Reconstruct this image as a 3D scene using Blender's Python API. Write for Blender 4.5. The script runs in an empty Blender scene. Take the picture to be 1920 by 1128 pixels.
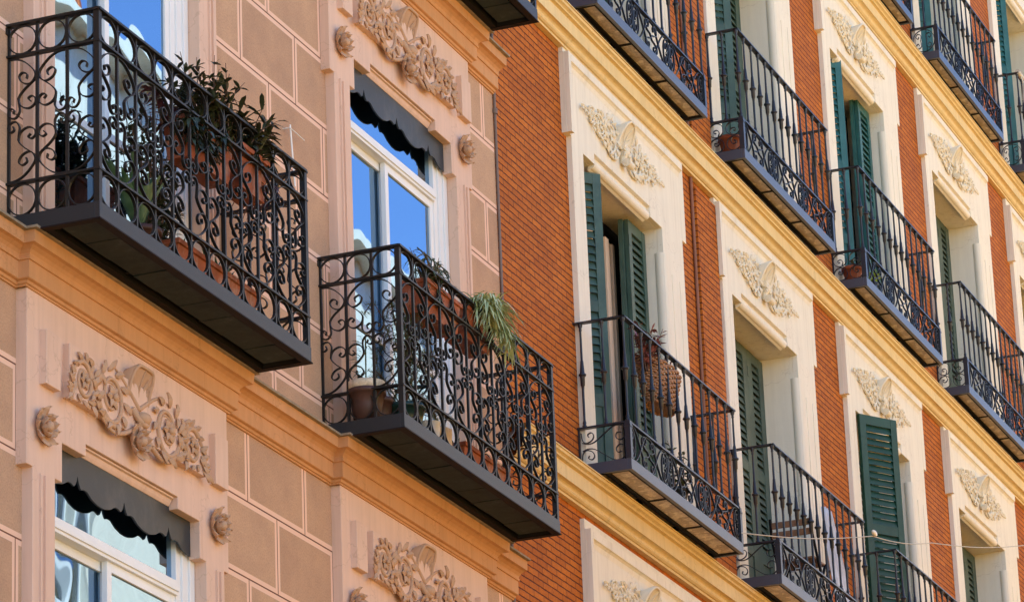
import bpy, math, random
from math import sin, cos, pi, radians, sqrt
from mathutils import Vector, Matrix
random.seed(7)
scene = bpy.context.scene
COL = scene.collection
ZO = 11.4                       # height of the measured datum above the street

# ---------------------------------------------------------------- camera
cam = bpy.data.objects.new('camera', bpy.data.cameras.new('camera'))
COL.objects.link(cam)
RT = Vector((0.3674741215062786, -0.9292370162639847, -0.0384881491890158))
UP = Vector((-0.29738517785364943, -0.1566128537627814, 0.9418250740074989))
FW = Vector((0.8812064604938743, 0.3346505365916582, 0.333892486202929))
cam.matrix_world = Matrix(((RT.x, UP.x, -FW.x, -23.06137684), (RT.y, UP.y, -FW.y, -9.43590479),
                           (RT.z, UP.z, -FW.z, -9.80033883 + ZO), (0, 0, 0, 1)))
cam.data.sensor_width = 36
cam.data.lens = 7355.43 / 1920 * 36
cam.data.clip_start = 0.5
cam.data.clip_end = 2000
scene.camera = cam

# ---------------------------------------------------------------- sky, sun, exposure
SUN_EL, SUN_AZ = radians(54), radians(-15)      # behind the facades: the street side is in open shade
w = bpy.data.worlds.new('World'); scene.world = w; w.use_nodes = True
nt = w.node_tree; nt.nodes.clear()
sk = nt.nodes.new('ShaderNodeTexSky'); sk.sky_type = 'NISHITA'; sk.sun_disc = False
sk.sun_elevation = SUN_EL; sk.sun_rotation = SUN_AZ; sk.altitude = 2000; sk.air_density = 1.0; sk.dust_density = 0.1; sk.ozone_density = 4.0
bg = nt.nodes.new('ShaderNodeBackground'); bg.inputs[1].default_value = 0.15
wo = nt.nodes.new('ShaderNodeOutputWorld')
nt.links.new(sk.outputs[0], bg.inputs[0]); nt.links.new(bg.outputs[0], wo.inputs[0])
sun = bpy.data.objects.new('sun', bpy.data.lights.new('sun', 'SUN')); COL.objects.link(sun)
sun.data.energy = 4.0; sun.data.angle = radians(0.5); sun.data.color = (1.0, 0.92, 0.76)
sd = Vector((sin(SUN_AZ) * cos(SUN_EL), cos(SUN_AZ) * cos(SUN_EL), sin(SUN_EL)))
sun.rotation_euler = sd.to_track_quat('Z', 'Y').to_euler(); sun.location = (0, 30, 40)
scene.view_settings.view_transform = 'Standard'; scene.view_settings.look = 'None'
scene.view_settings.exposure = 1.72; scene.view_settings.gamma = 1.0
scene.render.engine = 'CYCLES'
scene.cycles.use_denoising = True
scene.cycles.max_bounces = 8; scene.cycles.diffuse_bounces = 5; scene.cycles.glossy_bounces = 4

# ---------------------------------------------------------------- materials
def newmat(name):
    m = bpy.data.materials.new(name); m.use_nodes = True
    t = m.node_tree; b = t.nodes['Principled BSDF']
    return m, t, b
def coords(t, sx=1, sy=1, sz=1):
    tc = t.nodes.new('ShaderNodeTexCoord'); mp = t.nodes.new('ShaderNodeMapping')
    mp.inputs['Scale'].default_value = (sx, sy, sz)
    t.links.new(tc.outputs['Object'], mp.inputs[0]); return mp.outputs[0]
def noise(t, vec, scale, detail=6, rough=0.6):
    n = t.nodes.new('ShaderNodeTexNoise'); n.inputs['Scale'].default_value = scale
    n.inputs['Detail'].default_value = detail; n.inputs['Roughness'].default_value = rough
    t.links.new(vec, n.inputs['Vector']); return n.outputs['Fac']
def ramp(t, fac, stops):
    r = t.nodes.new('ShaderNodeValToRGB'); e = r.color_ramp.elements
    e[0].position, e[0].color = stops[0][0], (*stops[0][1], 1)
    e[1].position, e[1].color = stops[-1][0], (*stops[-1][1], 1)
    for p, c in stops[1:-1]:
        q = e.new(p); q.color = (*c, 1)
    t.links.new(fac, r.inputs[0]); return r.outputs[0]
def mix(t, fac, a, b, mode='MIX'):
    m = t.nodes.new('ShaderNodeMix'); m.data_type = 'RGBA'; m.blend_type = mode
    for s, v in ((0, fac), (6, a), (7, b)):
        if isinstance(v, (int, float)): m.inputs[s].default_value = v
        elif isinstance(v, tuple): m.inputs[s].default_value = (*v, 1)
        else: t.links.new(v, m.inputs[s])
    return m.outputs[2]
def math_(t, op, a, b):
    m = t.nodes.new('ShaderNodeMath'); m.operation = op
    for s, v in ((0, a), (1, b)):
        if isinstance(v, (int, float)): m.inputs[s].default_value = v
        else: t.links.new(v, m.inputs[s])
    return m.outputs[0]
def bump(t, b, h, strength=0.3, dist=0.004):
    n = t.nodes.new('ShaderNodeBump'); n.inputs['Strength'].default_value = strength
    n.inputs['Distance'].default_value = dist
    t.links.new(h, n.inputs['Height']); t.links.new(n.outputs[0], b.inputs['Normal'])
def sc(c, k): return tuple(min(1, x * k) for x in c)
def stucco(name, c, var=0.14, rough=0.85, bs=0.35, streak=0.25, fine=60):
    m, t, b = newmat(name); v = coords(t)
    n1 = noise(t, v, 2.3, 8, 0.65); n2 = noise(t, v, fine, 4, 0.6)
    col = ramp(t, n1, [(0.3, sc(c, 1 - var)), (0.55, c), (0.8, sc(c, 1 + var * 0.5))])
    vs = coords(t, 9, 9, 0.5)                                      # faint vertical weather streaks
    n3 = noise(t, vs, 1.5, 5, 0.7)
    st = ramp(t, n3, [(0.35, (1 - streak * 0.8, 1 - streak * 0.85, 1 - streak * 0.9)), (0.6, (1, 1, 1))])
    col = mix(t, 1.0, col, st, 'MULTIPLY')
    vd = coords(t, 16, 16, 0.9); n5 = noise(t, vd, 1.0, 3, 0.5)
    col = mix(t, 0.22, col, ramp(t, n5, [(0.30, (0.62, 0.56, 0.48)), (0.42, (1, 1, 1))]), 'MULTIPLY')
    vo = t.nodes.new('ShaderNodeTexVoronoi'); vo.feature = 'DISTANCE_TO_EDGE'; vo.inputs['Scale'].default_value = 0.9
    ad = t.nodes.new('ShaderNodeVectorMath'); ad.operation = 'ADD'; nz = t.nodes.new('ShaderNodeTexNoise'); nz.inputs['Scale'].default_value = 3; nz.inputs['Detail'].default_value = 5
    t.links.new(v, nz.inputs['Vector']); t.links.new(v, ad.inputs[0]); t.links.new(nz.outputs['Color'], ad.inputs[1]); t.links.new(ad.outputs[0], vo.inputs['Vector'])
    col = mix(t, 0.28, col, ramp(t, vo.outputs['Distance'], [(0.0015, (0.45, 0.38, 0.32)), (0.005, (1, 1, 1))]), 'MULTIPLY')
    n4 = noise(t, v, 14, 10, 0.8)
    sp = ramp(t, n4, [(0.27, (0.55, 0.5, 0.45)), (0.34, (1, 1, 1))])
    col = mix(t, 0.6, col, sp, 'MULTIPLY')
    t.links.new(col, b.inputs['Base Color']); b.inputs['Roughness'].default_value = rough
    b.inputs['Specular IOR Level'].default_value = 0.25
    bump(t, b, n2, bs, 0.003); return m
def metal(name, c, rough=0.5, rust=0.15, spec=0.5, c2=(0.09, 0.045, 0.03)):
    m, t, b = newmat(name); v = coords(t)
    n1 = noise(t, v, 11, 8, 0.7)
    col = ramp(t, n1, [(0.35, c), (0.62, c), (0.62 + rust * 0.9, tuple(c[i] * (1 - rust * 3 if rust < .3 else 0) + c2[i] * min(1, rust * 3) for i in range(3)))])
    t.links.new(col, b.inputs['Base Color']); b.inputs['Roughness'].default_value = rough
    b.inputs['Specular IOR Level'].default_value = spec
    bump(t, b, noise(t, v, 160, 3), 0.35, 0.002); return m
def plain(name, c, rough=0.6, var=0.15, scale=6, spec=0.4, bs=0.2):
    m, t, b = newmat(name); v = coords(t); n = noise(t, v, scale, 6)
    t.links.new(ramp(t, n, [(0.3, sc(c, 1 - var)), (0.7, sc(c, 1 + var))]), b.inputs['Base Color'])
    b.inputs['Roughness'].default_value = rough; b.inputs['Specular IOR Level'].default_value = spec
    bump(t, b, noise(t, v, scale * 12, 3), bs, 0.002); return m
def brickmat():
    m, t, b = newmat('orange_brick'); tc = t.nodes.new('ShaderNodeTexCoord')
    sep = t.nodes.new('ShaderNodeSeparateXYZ'); t.links.new(tc.outputs['Object'], sep.inputs[0])
    wob = noise(t, tc.outputs['Object'], 7, 3); wob2 = noise(t, tc.outputs['Object'], 21, 2)
    zz = math_(t, 'ADD', sep.outputs[2], math_(t, 'MULTIPLY', math_(t, 'SUBTRACT', wob, 0.5), 0.012))
    zz = math_(t, 'ADD', zz, math_(t, 'MULTIPLY', math_(t, 'SUBTRACT', wob2, 0.5), 0.008))
    xx = math_(t, 'ADD', math_(t, 'ADD', sep.outputs[0], sep.outputs[1]), math_(t, 'MULTIPLY', wob2, 0.01))
    cb = t.nodes.new('ShaderNodeCombineXYZ'); t.links.new(xx, cb.inputs[0]); t.links.new(zz, cb.inputs[1])
    def br(ms, sm):
        n = t.nodes.new('ShaderNodeTexBrick'); n.offset = 0.5; n.squash = 1
        n.inputs['Scale'].default_value = 1; n.inputs['Brick Width'].default_value = 0.19
        n.inputs['Row Height'].default_value = 0.0528; n.inputs['Mortar Size'].default_value = ms
        n.inputs['Mortar Smooth'].default_value = sm; n.inputs['Bias'].default_value = 0
        n.inputs['Color1'].default_value = (0.56, 0.162, 0.017, 1); n.inputs['Color2'].default_value = (0.43, 0.115, 0.013, 1)
        n.inputs['Mortar'].default_value = (0.055, 0.013, 0.008, 1)
        t.links.new(cb.outputs[0], n.inputs['Vector']); return n
    b1 = br(0.0028, 0.3); b2 = br(0.006, 0.8)
    # bed joints darker and wider than head joints: mortar shadows put into the colour
    fr = math_(t, 'FRACT', math_(t, 'DIVIDE', zz, 0.0528), 0); dz = math_(t, 'ABSOLUTE', math_(t, 'SUBTRACT', fr, 0.5), 0)
    bed = ramp(t, math_(t, 'ADD', dz, math_(t, 'MULTIPLY', math_(t, 'SUBTRACT', noise(t, tc.outputs['Object'], 16, 4), 0.5), 0.10)), [(0.385, (0, 0, 0)), (0.44, (1, 1, 1))])
    n1 = noise(t, tc.outputs['Object'], 3, 8, 0.7); n2 = noise(t, tc.outputs['Object'], 45, 6, 0.7)
    col = mix(t, 1.0, b1.outputs['Color'], ramp(t, n1, [(0.3, (0.8, 0.74, 0.7)), (0.65, (1.05, 1.05, 1.05))]), 'MULTIPLY')
    col = mix(t, 1.0, col, ramp(t, n2, [(0.3, (0.72, 0.7, 0.7)), (0.6, (1.05, 1.05, 1.05))]), 'MULTIPLY')
    col = mix(t, bed, col, (0.11, 0.024, 0.012))
    t.links.new(col, b.inputs['Base Color']); b.inputs['Roughness'].default_value = 0.8
    b.inputs['Specular IOR Level'].default_value = 0.2
    h = math_(t, 'SUBTRACT', math_(t, 'MULTIPLY', n2, 0.2), math_(t, 'ADD', b2.outputs['Fac'], bed))
    bump(t, b, h, 0.7, 0.006); return m
def ashlarmat():
    m, t, b = newmat('ashlar_stucco'); tc = t.nodes.new('ShaderNodeTexCoord')
    mp = t.nodes.new('ShaderNodeMapping'); mp.inputs['Location'].default_value = (2.355 + 0.821 * 20, 0, 3.087 + 0.4743 * 20)
    t.links.new(tc.outputs['Object'], mp.inputs[0])
    sep = t.nodes.new('ShaderNodeSeparateXYZ'); t.links.new(mp.outputs[0], sep.inputs[0])
    cb = t.nodes.new('ShaderNodeCombineXYZ'); t.links.new(sep.outputs[0], cb.inputs[0]); t.links.new(sep.outputs[2], cb.inputs[1])
    def br(ms, sm):
        n = t.nodes.new('ShaderNodeTexBrick'); n.offset = 0.5; n.squash = 1
        for k, v in (('Scale', 1), ('Brick Width', 0.821), ('Row Height', 0.4743), ('Mortar Size', ms), ('Mortar Smooth', sm)): n.inputs[k].default_value = v
        n.inputs['Color1'].default_value = (0.58, 0.37, 0.235, 1); n.inputs['Color2'].default_value = (0.51, 0.315, 0.20, 1)
        t.links.new(cb.outputs[0], n.inputs['Vector']); return n
    line = br(0.005, 0.2); marg = br(0.036, 0.08)
    v = coords(t); n1 = noise(t, v, 3.2, 9, 0.7); n2 = noise(t, v, 90, 5, 0.7)
    fld = mix(t, 1.0, marg.outputs['Color'], ramp(t, n1, [(0.3, (0.82, 0.80, 0.80)), (0.7, (1.06, 1.05, 1.0))]), 'MULTIPLY')
    fld = mix(t, 1.0, fld, ramp(t, n2, [(0.3, (0.74, 0.72, 0.7)), (0.55, (1.02, 1.02, 1.02))]), 'MULTIPLY')
    n4 = noise(t, v, 8, 12, 0.85)
    fld = mix(t, 0.5, fld, ramp(t, n4, [(0.27, (0.5, 0.4, 0.35)), (0.33, (1, 1, 1))]), 'MULTIPLY')
    col = mix(t, marg.outputs['Fac'], fld, (0.80, 0.52, 0.37))
    col = mix(t, line.outputs['Fac'], col, (0.17, 0.07, 0.045))
    t.links.new(col, b.inputs['Base Color']); b.inputs['Roughness'].default_value = 0.9
    b.inputs['Specular IOR Level'].default_value = 0.2
    h = math_(t, 'SUBTRACT', math_(t, 'MULTIPLY', n2, math_(t, 'SUBTRACT', 0.5, math_(t, 'MULTIPLY', marg.outputs['Fac'], 0.4))), line.outputs['Fac'])
    bump(t, b, h, 0.6, 0.006); return m
def glassmat(name='window_glass', tint=(0.50, 0.74, 1.0), refl=0.50, wav=0.004):
    m = bpy.data.materials.new(name); m.use_nodes = True; t = m.node_tree; t.nodes.clear()
    o = t.nodes.new('ShaderNodeOutputMaterial'); mx = t.nodes.new('ShaderNodeMixShader')
    g = t.nodes.new('ShaderNodeBsdfGlossy'); g.inputs['Roughness'].default_value = 0.01; g.inputs['Color'].default_value = (*tint, 1)
    tr = t.nodes.new('ShaderNodeBsdfTransparent'); tr.inputs[0].default_value = (0.22, 0.25, 0.27, 1)
    mx.inputs[0].default_value = refl
    v = coords(t); n = noise(t, v, 1.7, 1, 0.4)
    bp = t.nodes.new('ShaderNodeBump'); bp.inputs['Strength'].default_value = 1; bp.inputs['Distance'].default_value = wav
    t.links.new(n, bp.inputs['Height']); t.links.new(bp.outputs[0], g.inputs['Normal'])
    t.links.new(tr.outputs[0], mx.inputs[1]); t.links.new(g.outputs[0], mx.inputs[2]); t.links.new(mx.outputs[0], o.inputs[0])
    return m
def tilemat():
    m, t, b = newmat('patterned_soffit_tile'); v = coords(t)
    vo = t.nodes.new('ShaderNodeTexVoronoi'); vo.inputs['Scale'].default_value = 30; vo.feature = 'DISTANCE_TO_EDGE'
    t.links.new(v, vo.inputs['Vector'])
    wv = t.nodes.new('ShaderNodeTexWave'); wv.wave_type = 'RINGS'; wv.inputs['Scale'].default_value = 9; wv.inputs['Distortion'].default_value = 6; wv.inputs['Detail'].default_value = 2
    t.links.new(v, wv.inputs['Vector'])
    n = noise(t, v, 25, 6, 0.7)
    col = ramp(t, n, [(0.35, (0.52, 0.44, 0.35)), (0.65, (0.84, 0.74, 0.60))])
    col = mix(t, 0.5, col, ramp(t, wv.outputs['Fac'], [(0.25, (0.35, 0.28, 0.22)), (0.4, (1, 1, 1))]), 'MULTIPLY')
    col = mix(t, 0.35, col, ramp(t, vo.outputs['Distance'], [(0.02, (0.4, 0.3, 0.22)), (0.06, (1, 1, 1))]), 'MULTIPLY')
    t.links.new(col, b.inputs['Base Color']); b.inputs['Roughness'].default_value = 0.55; return m
def slatemat():
    m, t, b = newmat('dark_soffit_slab'); v = coords(t); n = noise(t, v, 9, 9, 0.75)
    t.links.new(ramp(t, n, [(0.3, (0.014, 0.022, 0.022)), (0.6, (0.030, 0.042, 0.040)), (0.78, (0.08, 0.09, 0.09))]), b.inputs['Base Color'])  # near-black greenish tone with random paler patches
    b.inputs['Roughness'].default_value = 0.7; b.inputs['Specular IOR Level'].default_value = 0.15; return m
def wickermat():
    m, t, b = newmat('wicker'); v = coords(t); n = noise(t, v, 60, 5)
    t.links.new(ramp(t, n, [(0.3, (0.15, 0.065, 0.03)), (0.7, (0.48, 0.25, 0.12))]), b.inputs['Base Color'])
    b.inputs['Roughness'].default_value = 0.6; return m
def weather(m, c, scale, lo, hi, fac):
    t = m.node_tree; b = t.nodes['Principled BSDF']; l = b.inputs['Base Color'].links[0].from_socket
    n = noise(t, coords(t, 1, 1, 0.6), scale, 8, 0.75); f = ramp(t, n, [(lo, (0, 0, 0)), (hi, (fac, fac, fac))])
    t.links.new(mix(t, f, l, c), b.inputs['Base Color']); return m
def leafmat(name, c, c2):
    m, t, b = newmat(name); v = coords(t); n = noise(t, v, 12, 4)
    t.links.new(ramp(t, n, [(0.35, c), (0.65, c2)]), b.inputs['Base Color'])
    b.inputs['Roughness'].default_value = 0.45; return m
def rooftile():
    m, t, b = newmat('orange_roof_tile'); v = coords(t)
    wv = t.nodes.new('ShaderNodeTexWave'); wv.inputs['Scale'].default_value = 1.4; wv.bands_direction = 'X'; t.links.new(v, wv.inputs['Vector'])
    t.links.new(ramp(t, wv.outputs['Fac'], [(0.2, (0.28, 0.06, 0.015)), (0.8, (0.70, 0.17, 0.03))]), b.inputs['Base Color'])
    b.inputs['Roughness'].default_value = 0.8; return m

M = dict(
    brick=brickmat(), ashlar=ashlarmat(),
    pink=stucco('pink_stucco', (0.74, 0.505, 0.375), 0.06, streak=0.10, bs=0.2),
    pinkdk=stucco('salmon_stucco_moulding', (0.60, 0.30, 0.13), 0.08, streak=0.12, bs=0.2),
    terra=stucco('tan_plaster_ornament', (0.55, 0.34, 0.21), 0.12, streak=0.08, bs=0.3, fine=90),
    grey=stucco('weathered_mortar_edge', (0.22, 0.17, 0.15), 0.2, streak=0.2),
    cream=stucco('cream_stucco', (0.82, 0.74, 0.59), 0.05, streak=0.09, bs=0.2),
    ochre=stucco('yellow_cornice_stucco', (0.76, 0.57, 0.28), 0.06, streak=0.10, bs=0.25),
    creamorn=stucco('cream_plaster_ornament', (0.80, 0.70, 0.52), 0.06, streak=0.05, bs=0.25, fine=90),
    lime=stucco('lead_flashing', (0.34, 0.28, 0.20), 0.3, streak=0.35, bs=0.6, fine=40),
    iron=metal('black_wrought_iron', (0.012, 0.011, 0.010), 0.45, 0.10, spec=0.35),
    ironr=metal('rusty_iron_fascia', (0.022, 0.024, 0.027), 0.45, 0.30, spec=0.35, c2=(0.11, 0.06, 0.045)),
    steel=metal('blue_black_painted_iron', (0.017, 0.019, 0.026), 0.36, 0.07, spec=0.45),
    steelf=metal('blue_grey_steel_fascia', (0.050, 0.056, 0.076), 0.36, 0.05, spec=0.6),
    dark=metal('dark_soffit_iron', (0.007, 0.006, 0.007), 0.7, 0.06, spec=0.12),
    lip=metal('brown_rusty_lip', (0.014, 0.009, 0.009), 0.7, 0.2, spec=0.15),
    tile=tilemat(), slate=slatemat(),
    valance=metal('grey_sheet_metal', (0.018, 0.024, 0.030), 0.5, 0.03),
    green=plain('dark_green_shutter_paint', (0.045, 0.085, 0.060), 0.5, 0.25, 5),
    greend=plain('deep_green_shutter_paint', (0.010, 0.050, 0.030), 0.45, 0.2, 5),
    teal=plain('teal_shutter_paint', (0.020, 0.105, 0.100), 0.45, 0.22, 5),
    greengrey=plain('faded_green_shutter_paint', (0.055, 0.085, 0.060), 0.6, 0.25, 4),
    white=plain('white_window_frame', (0.80, 0.80, 0.78), 0.4, 0.04, 3, bs=0.05),
    wood=plain('pale_wood_door_frame', (0.50, 0.34, 0.22), 0.5, 0.12, 5),
    woodslat=plain('brown_wood_slat', (0.24, 0.12, 0.06), 0.5, 0.25, 12),
    jamb=plain('lit_wood_jamb', (0.70, 0.50, 0.34), 0.5, 0.08, 5), pipe=stucco('brick_pink_pipe', (0.30, 0.14, 0.09), 0.2, streak=0.2),  # jamb: door wood with the light falling on it mixed into the colour
    glass=glassmat(), glassd=glassmat('door_glass', (0.8, 0.85, 0.9), 0.35, 0.003),
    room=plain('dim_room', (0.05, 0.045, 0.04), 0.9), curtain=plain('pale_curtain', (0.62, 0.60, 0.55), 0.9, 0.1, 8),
    pot=plain('terracotta', (0.30, 0.075, 0.028), 0.7, 0.22, 9, bs=0.4), potdk=plain('brown_clay', (0.07, 0.032, 0.024), 0.55, 0.3, 9),
    blackpl=plain('black_plastic', (0.02, 0.022, 0.024), 0.4, 0.2), greenpl=plain('dark_green_glaze', (0.02, 0.05, 0.045), 0.25, 0.2),
    straw=plain('straw_band', (0.62, 0.50, 0.34), 0.8, 0.3, 30, bs=0.6), soil=plain('potting_soil', (0.03, 0.02, 0.014), 0.95),
    tin=metal('bright_tin', (0.7, 0.7, 0.72), 0.2, 0.02), paper=plain('kraft_paper', (0.62, 0.42, 0.22), 0.7, 0.25, 20),
    wicker=wickermat(), cloth=plain('pale_blue_cloth', (0.62, 0.68, 0.80), 0.85, 0.12, 10),
    leafdk=leafmat('dark_green_leaf', (0.015, 0.022, 0.012), (0.050, 0.065, 0.03)), leafpurple=leafmat('purple_leaf', (0.05, 0.014, 0.02), (0.13, 0.04, 0.05)),
    leaflt=leafmat('pale_green_leaf', (0.30, 0.38, 0.12), (0.66, 0.70, 0.42)), fern=leafmat('fern_green', (0.04, 0.075, 0.02), (0.13, 0.16, 0.06)),
    aloe=leafmat('grey_green_leaf', (0.03, 0.08, 0.03), (0.10, 0.18, 0.08)), limeleaf=leafmat('lime_leaf', (0.25, 0.42, 0.03), (0.42, 0.55, 0.08)),
    heather=leafmat('heather_bloom', (0.10, 0.03, 0.03), (0.30, 0.11, 0.12)), twig=plain('brown_twig', (0.10, 0.05, 0.03), 0.8),
    rope=plain('pale_cord', (0.55, 0.50, 0.40), 0.8), bulb=plain('milky_bulb', (0.80, 0.72, 0.55), 0.25, 0.05),
    opp=stucco('sunlit_white_render', (0.88, 0.82, 0.68), 0.07, streak=0.15), opp2=stucco('bounce_ochre_render', (0.90, 0.55, 0.10), 0.08, streak=0.15),
    rooft=rooftile(), paving=plain('sandy_paving', (0.58, 0.34, 0.09), 0.8, 0.15, 2), asphalt=plain('asphalt', (0.06, 0.06, 0.06), 0.9, 0.2, 4),
)

weather(M['pot'], (0.55, 0.45, 0.36), 7, 0.52, 0.72, 0.55)
for k_, c_ in (('green', (0.12, 0.17, 0.14)), ('teal', (0.08, 0.20, 0.20)), ('greengrey', (0.16, 0.18, 0.14)), ('greend', (0.04, 0.10, 0.07))): weather(M[k_], c_, 3.5, 0.50, 0.70, 0.5)
weather(M['steelf'], (0.13, 0.08, 0.06), 9, 0.58, 0.70, 0.4); weather(M['valance'], (0.09, 0.09, 0.085), 4, 0.48, 0.72, 0.6); weather(M['ochre'], (0.40, 0.32, 0.20), 5, 0.60, 0.72, 0.5)

# ---------------------------------------------------------------- mesh helpers
class MB:
    def __init__(s): s.v = []; s.f = []; s.sm = []
    def add(s, vs, fs, smooth=False):
        o = len(s.v); s.v += [tuple(p) for p in vs]; s.f += [tuple(i + o for i in f) for f in fs]; s.sm += [smooth] * len(fs)
    def box(s, x0, x1, y0, y1, z0, z1, T=None):
        vs = [(x, y, z) for x in (x0, x1) for y in (y0, y1) for z in (z0, z1)]
        if T: vs = [T(*p) for p in vs]
        s.add(vs, [(0, 1, 3, 2), (4, 6, 7, 5), (0, 4, 5, 1), (2, 3, 7, 6), (0, 2, 6, 4), (1, 5, 7, 3)]); return s
    def prism(s, poly, y0, y1):                       # polygon in x,z pushed through y
        n = len(poly)
        s.add([(x, y0, z) for x, z in poly] + [(x, y1, z) for x, z in poly],
              [tuple(range(n)), tuple(range(2 * n - 1, n - 1, -1))] + [(i, n + i, n + (i + 1) % n, (i + 1) % n) for i in range(n)]); return s
    def sweepx(s, prof, x0, x1, cap=True):            # profile in y,z pushed along x
        n = len(prof)
        s.add([(x0, y, z) for y, z in prof] + [(x1, y, z) for y, z in prof],
              [(i, (i + 1) % n, n + (i + 1) % n, n + i) for i in range(n)] + ([tuple(range(n - 1, -1, -1)), tuple(range(n, 2 * n))] if cap else [])); return s
    def loft(s, rings, cap=True, smooth=True, closed=True):
        n = len(rings[0]); vs = [p for r in rings for p in r]; fs = []
        for k in range(len(rings) - 1):
            for i in range(n if closed else n - 1):
                j = (i + 1) % n; fs.append((k * n + i, k * n + j, (k + 1) * n + j, (k + 1) * n + i))
        s.add(vs, fs, smooth)
        if cap: s.add(rings[0], [tuple(range(n - 1, -1, -1))]); s.add(rings[-1], [tuple(range(n))])
        return s
    def tube(s, pts, r, n=6, T=None, flat=1.0, cap=True):
        pts = [Vector(p) for p in pts]; rr = r if isinstance(r, (list, tuple)) else [r] * len(pts)
        rings = []; prev = None
        for i, p in enumerate(pts):
            d = (pts[min(i + 1, len(pts) - 1)] - pts[max(i - 1, 0)]).normalized()
            a = Vector((0, 1, 0)) if abs(d.y) < 0.9 else Vector((1, 0, 0))
            u = d.cross(a).normalized(); v = d.cross(u).normalized()
            if prev and u.dot(prev) < 0: u, v = -u, -v
            prev = u
            ring = [p + (u * cos(2 * pi * k / n) + v * sin(2 * pi * k / n) * flat) * rr[i] for k in range(n)]
            rings.append([T(*q) if T else tuple(q) for q in ring])
        return s.loft(rings, cap)
    def strip(s, pts, th, w, T):                      # flat iron bar bent in the plane (u,v); w across it
        pts = [Vector(p) for p in pts]; rings = []
        for i, p in enumerate(pts):
            d = (pts[min(i + 1, len(pts) - 1)] - pts[max(i - 1, 0)])
            d = d.normalized() if d.length > 0 else Vector((1, 0)); nn = Vector((-d.y, d.x)) * th / 2
            rings.append([T(p.x + nn.x, -w / 2, p.y + nn.y), T(p.x - nn.x, -w / 2, p.y - nn.y), T(p.x - nn.x, w / 2, p.y - nn.y), T(p.x + nn.x, w / 2, p.y + nn.y)])
        return s.loft(rings, True, False)
    def lathe(s, prof, cx, cy, cz=0, n=10, sy=1.0):    # profile r,z
        return s.loft([[(cx + r * cos(2 * pi * k / n), cy + r * sy * sin(2 * pi * k / n), cz + z) for k in range(n)] for r, z in prof])
    def blob(s, c, r, n=6, m=4, ax=None):
        c = Vector(c); rings = []
        A = ax or (Vector((1, 0, 0)), Vector((0, 1, 0)), Vector((0, 0, 1)))
        for j in range(m + 1):
            ph = -pi / 2 + pi * j / m * 0.98 + 0.02
            rings.append([tuple(c + A[0] * r[0] * cos(ph) * cos(2 * pi * k / n) + A[1] * r[1] * cos(ph) * sin(2 * pi * k / n) + A[2] * r[2] * sin(ph)) for k in range(n)])
        return s.loft(rings)
    def leaf(s, base, d, length, width, up=Vector((0, 0, 1)), droop=0.0, seg=3, fold=0.25):
        base = Vector(base); d = Vector(d).normalized(); side = d.cross(up)
        if side.length < 1e-3: side = Vector((1, 0, 0))
        side.normalize(); nn = side.cross(d).normalized(); L = []; C_ = []; R = []
        for k in range(seg + 1):
            t = k / seg; p = base + d * length * t + Vector((0, 0, -1)) * droop * length * t * t
            ww = width * 0.5 * (sin(pi * (0.12 + 0.88 * t)) ** 0.8 if t < 1 else 0.03)
            L.append(p - side * ww + nn * ww * fold); R.append(p + side * ww + nn * ww * fold); C_.append(p)
        n = seg + 1; fs = []
        for k in range(seg): fs += [(k, n + k, n + k + 1, k + 1), (n + k, 2 * n + k, 2 * n + k + 1, n + k + 1)]
        s.add(L + C_ + R, fs, True); return s
    def build(s, name, mat, parent=None, loc=(0, 0, 0), bevel=0.0, weld=False):
        me = bpy.data.meshes.new(name); me.from_pydata(s.v, [], s.f)
        me.polygons.foreach_set('use_smooth', s.sm)
        for mm in (mat if isinstance(mat, list) else [mat]): me.materials.append(mm)
        me.update(); o = bpy.data.objects.new(name, me); COL.objects.link(o)
        if parent is not None: o.parent = parent
        o.location = loc
        if bevel > 0:
            b = o.modifiers.new('bevel', 'BEVEL'); b.width = bevel; b.segments = 2; b.limit_method = 'ANGLE'; b.angle_limit = radians(35)
        return o
def rev(mb):
    return mb
def cr(pts, sub=4):                                   # smooth curve through control points
    P = [Vector(p) for p in pts]; P = [P[0] * 2 - P[1]] + P + [P[-1] * 2 - P[-2]]; out = []
    for i in range(1, len(P) - 2):
        for k in range(sub):
            t = k / sub; a, b, c, d = P[i - 1], P[i], P[i + 1], P[i + 2]
            out.append(0.5 * ((2 * b) + (c - a) * t + (2 * a - 5 * b + 4 * c - d) * t * t + (3 * b - a - 3 * c + d) * t ** 3))
    out.append(P[-2]); return out
def spiral(cx, cz, r0, r1, a0, turns, n=16):
    return [(cx + (r0 + (r1 - r0) * k / n) * cos(a0 + 2 * pi * turns * k / n), cz + (r0 + (r1 - r0) * k / n) * sin(a0 + 2 * pi * turns * k / n)) for k in range(n + 1)]
def thing(name, label, cat, loc, group=None, kind=None):
    o = bpy.data.objects.new(name, None); COL.objects.link(o); o.location = loc; o.empty_display_size = 0.2
    o['label'] = label; o['category'] = cat
    if group: o['group'] = group
    return o
def copy_tree(o, parent, dloc=None):
    c = o.copy(); COL.objects.link(c); c.parent = parent
    if dloc is not None: c.location = Vector(o.location) + Vector(dloc)
    for ch in list(o.children): copy_tree(ch, c)
    return c
def world_to(parent_loc): return (-parent_loc[0], -parent_loc[1], ZO - parent_loc[2])

# ---------------------------------------------------------------- the setting
g = MB(); g.box(-90, 160, -90, 90, -0.3, 0.0); o = g.build('ground', M['paving']); o['kind'] = 'structure'
g = MB(); g.box(-89, 159, -8.5, -5.5, -0.05, 0.004); o = g.build('road', M['paving']); o['kind'] = 'structure'

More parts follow.
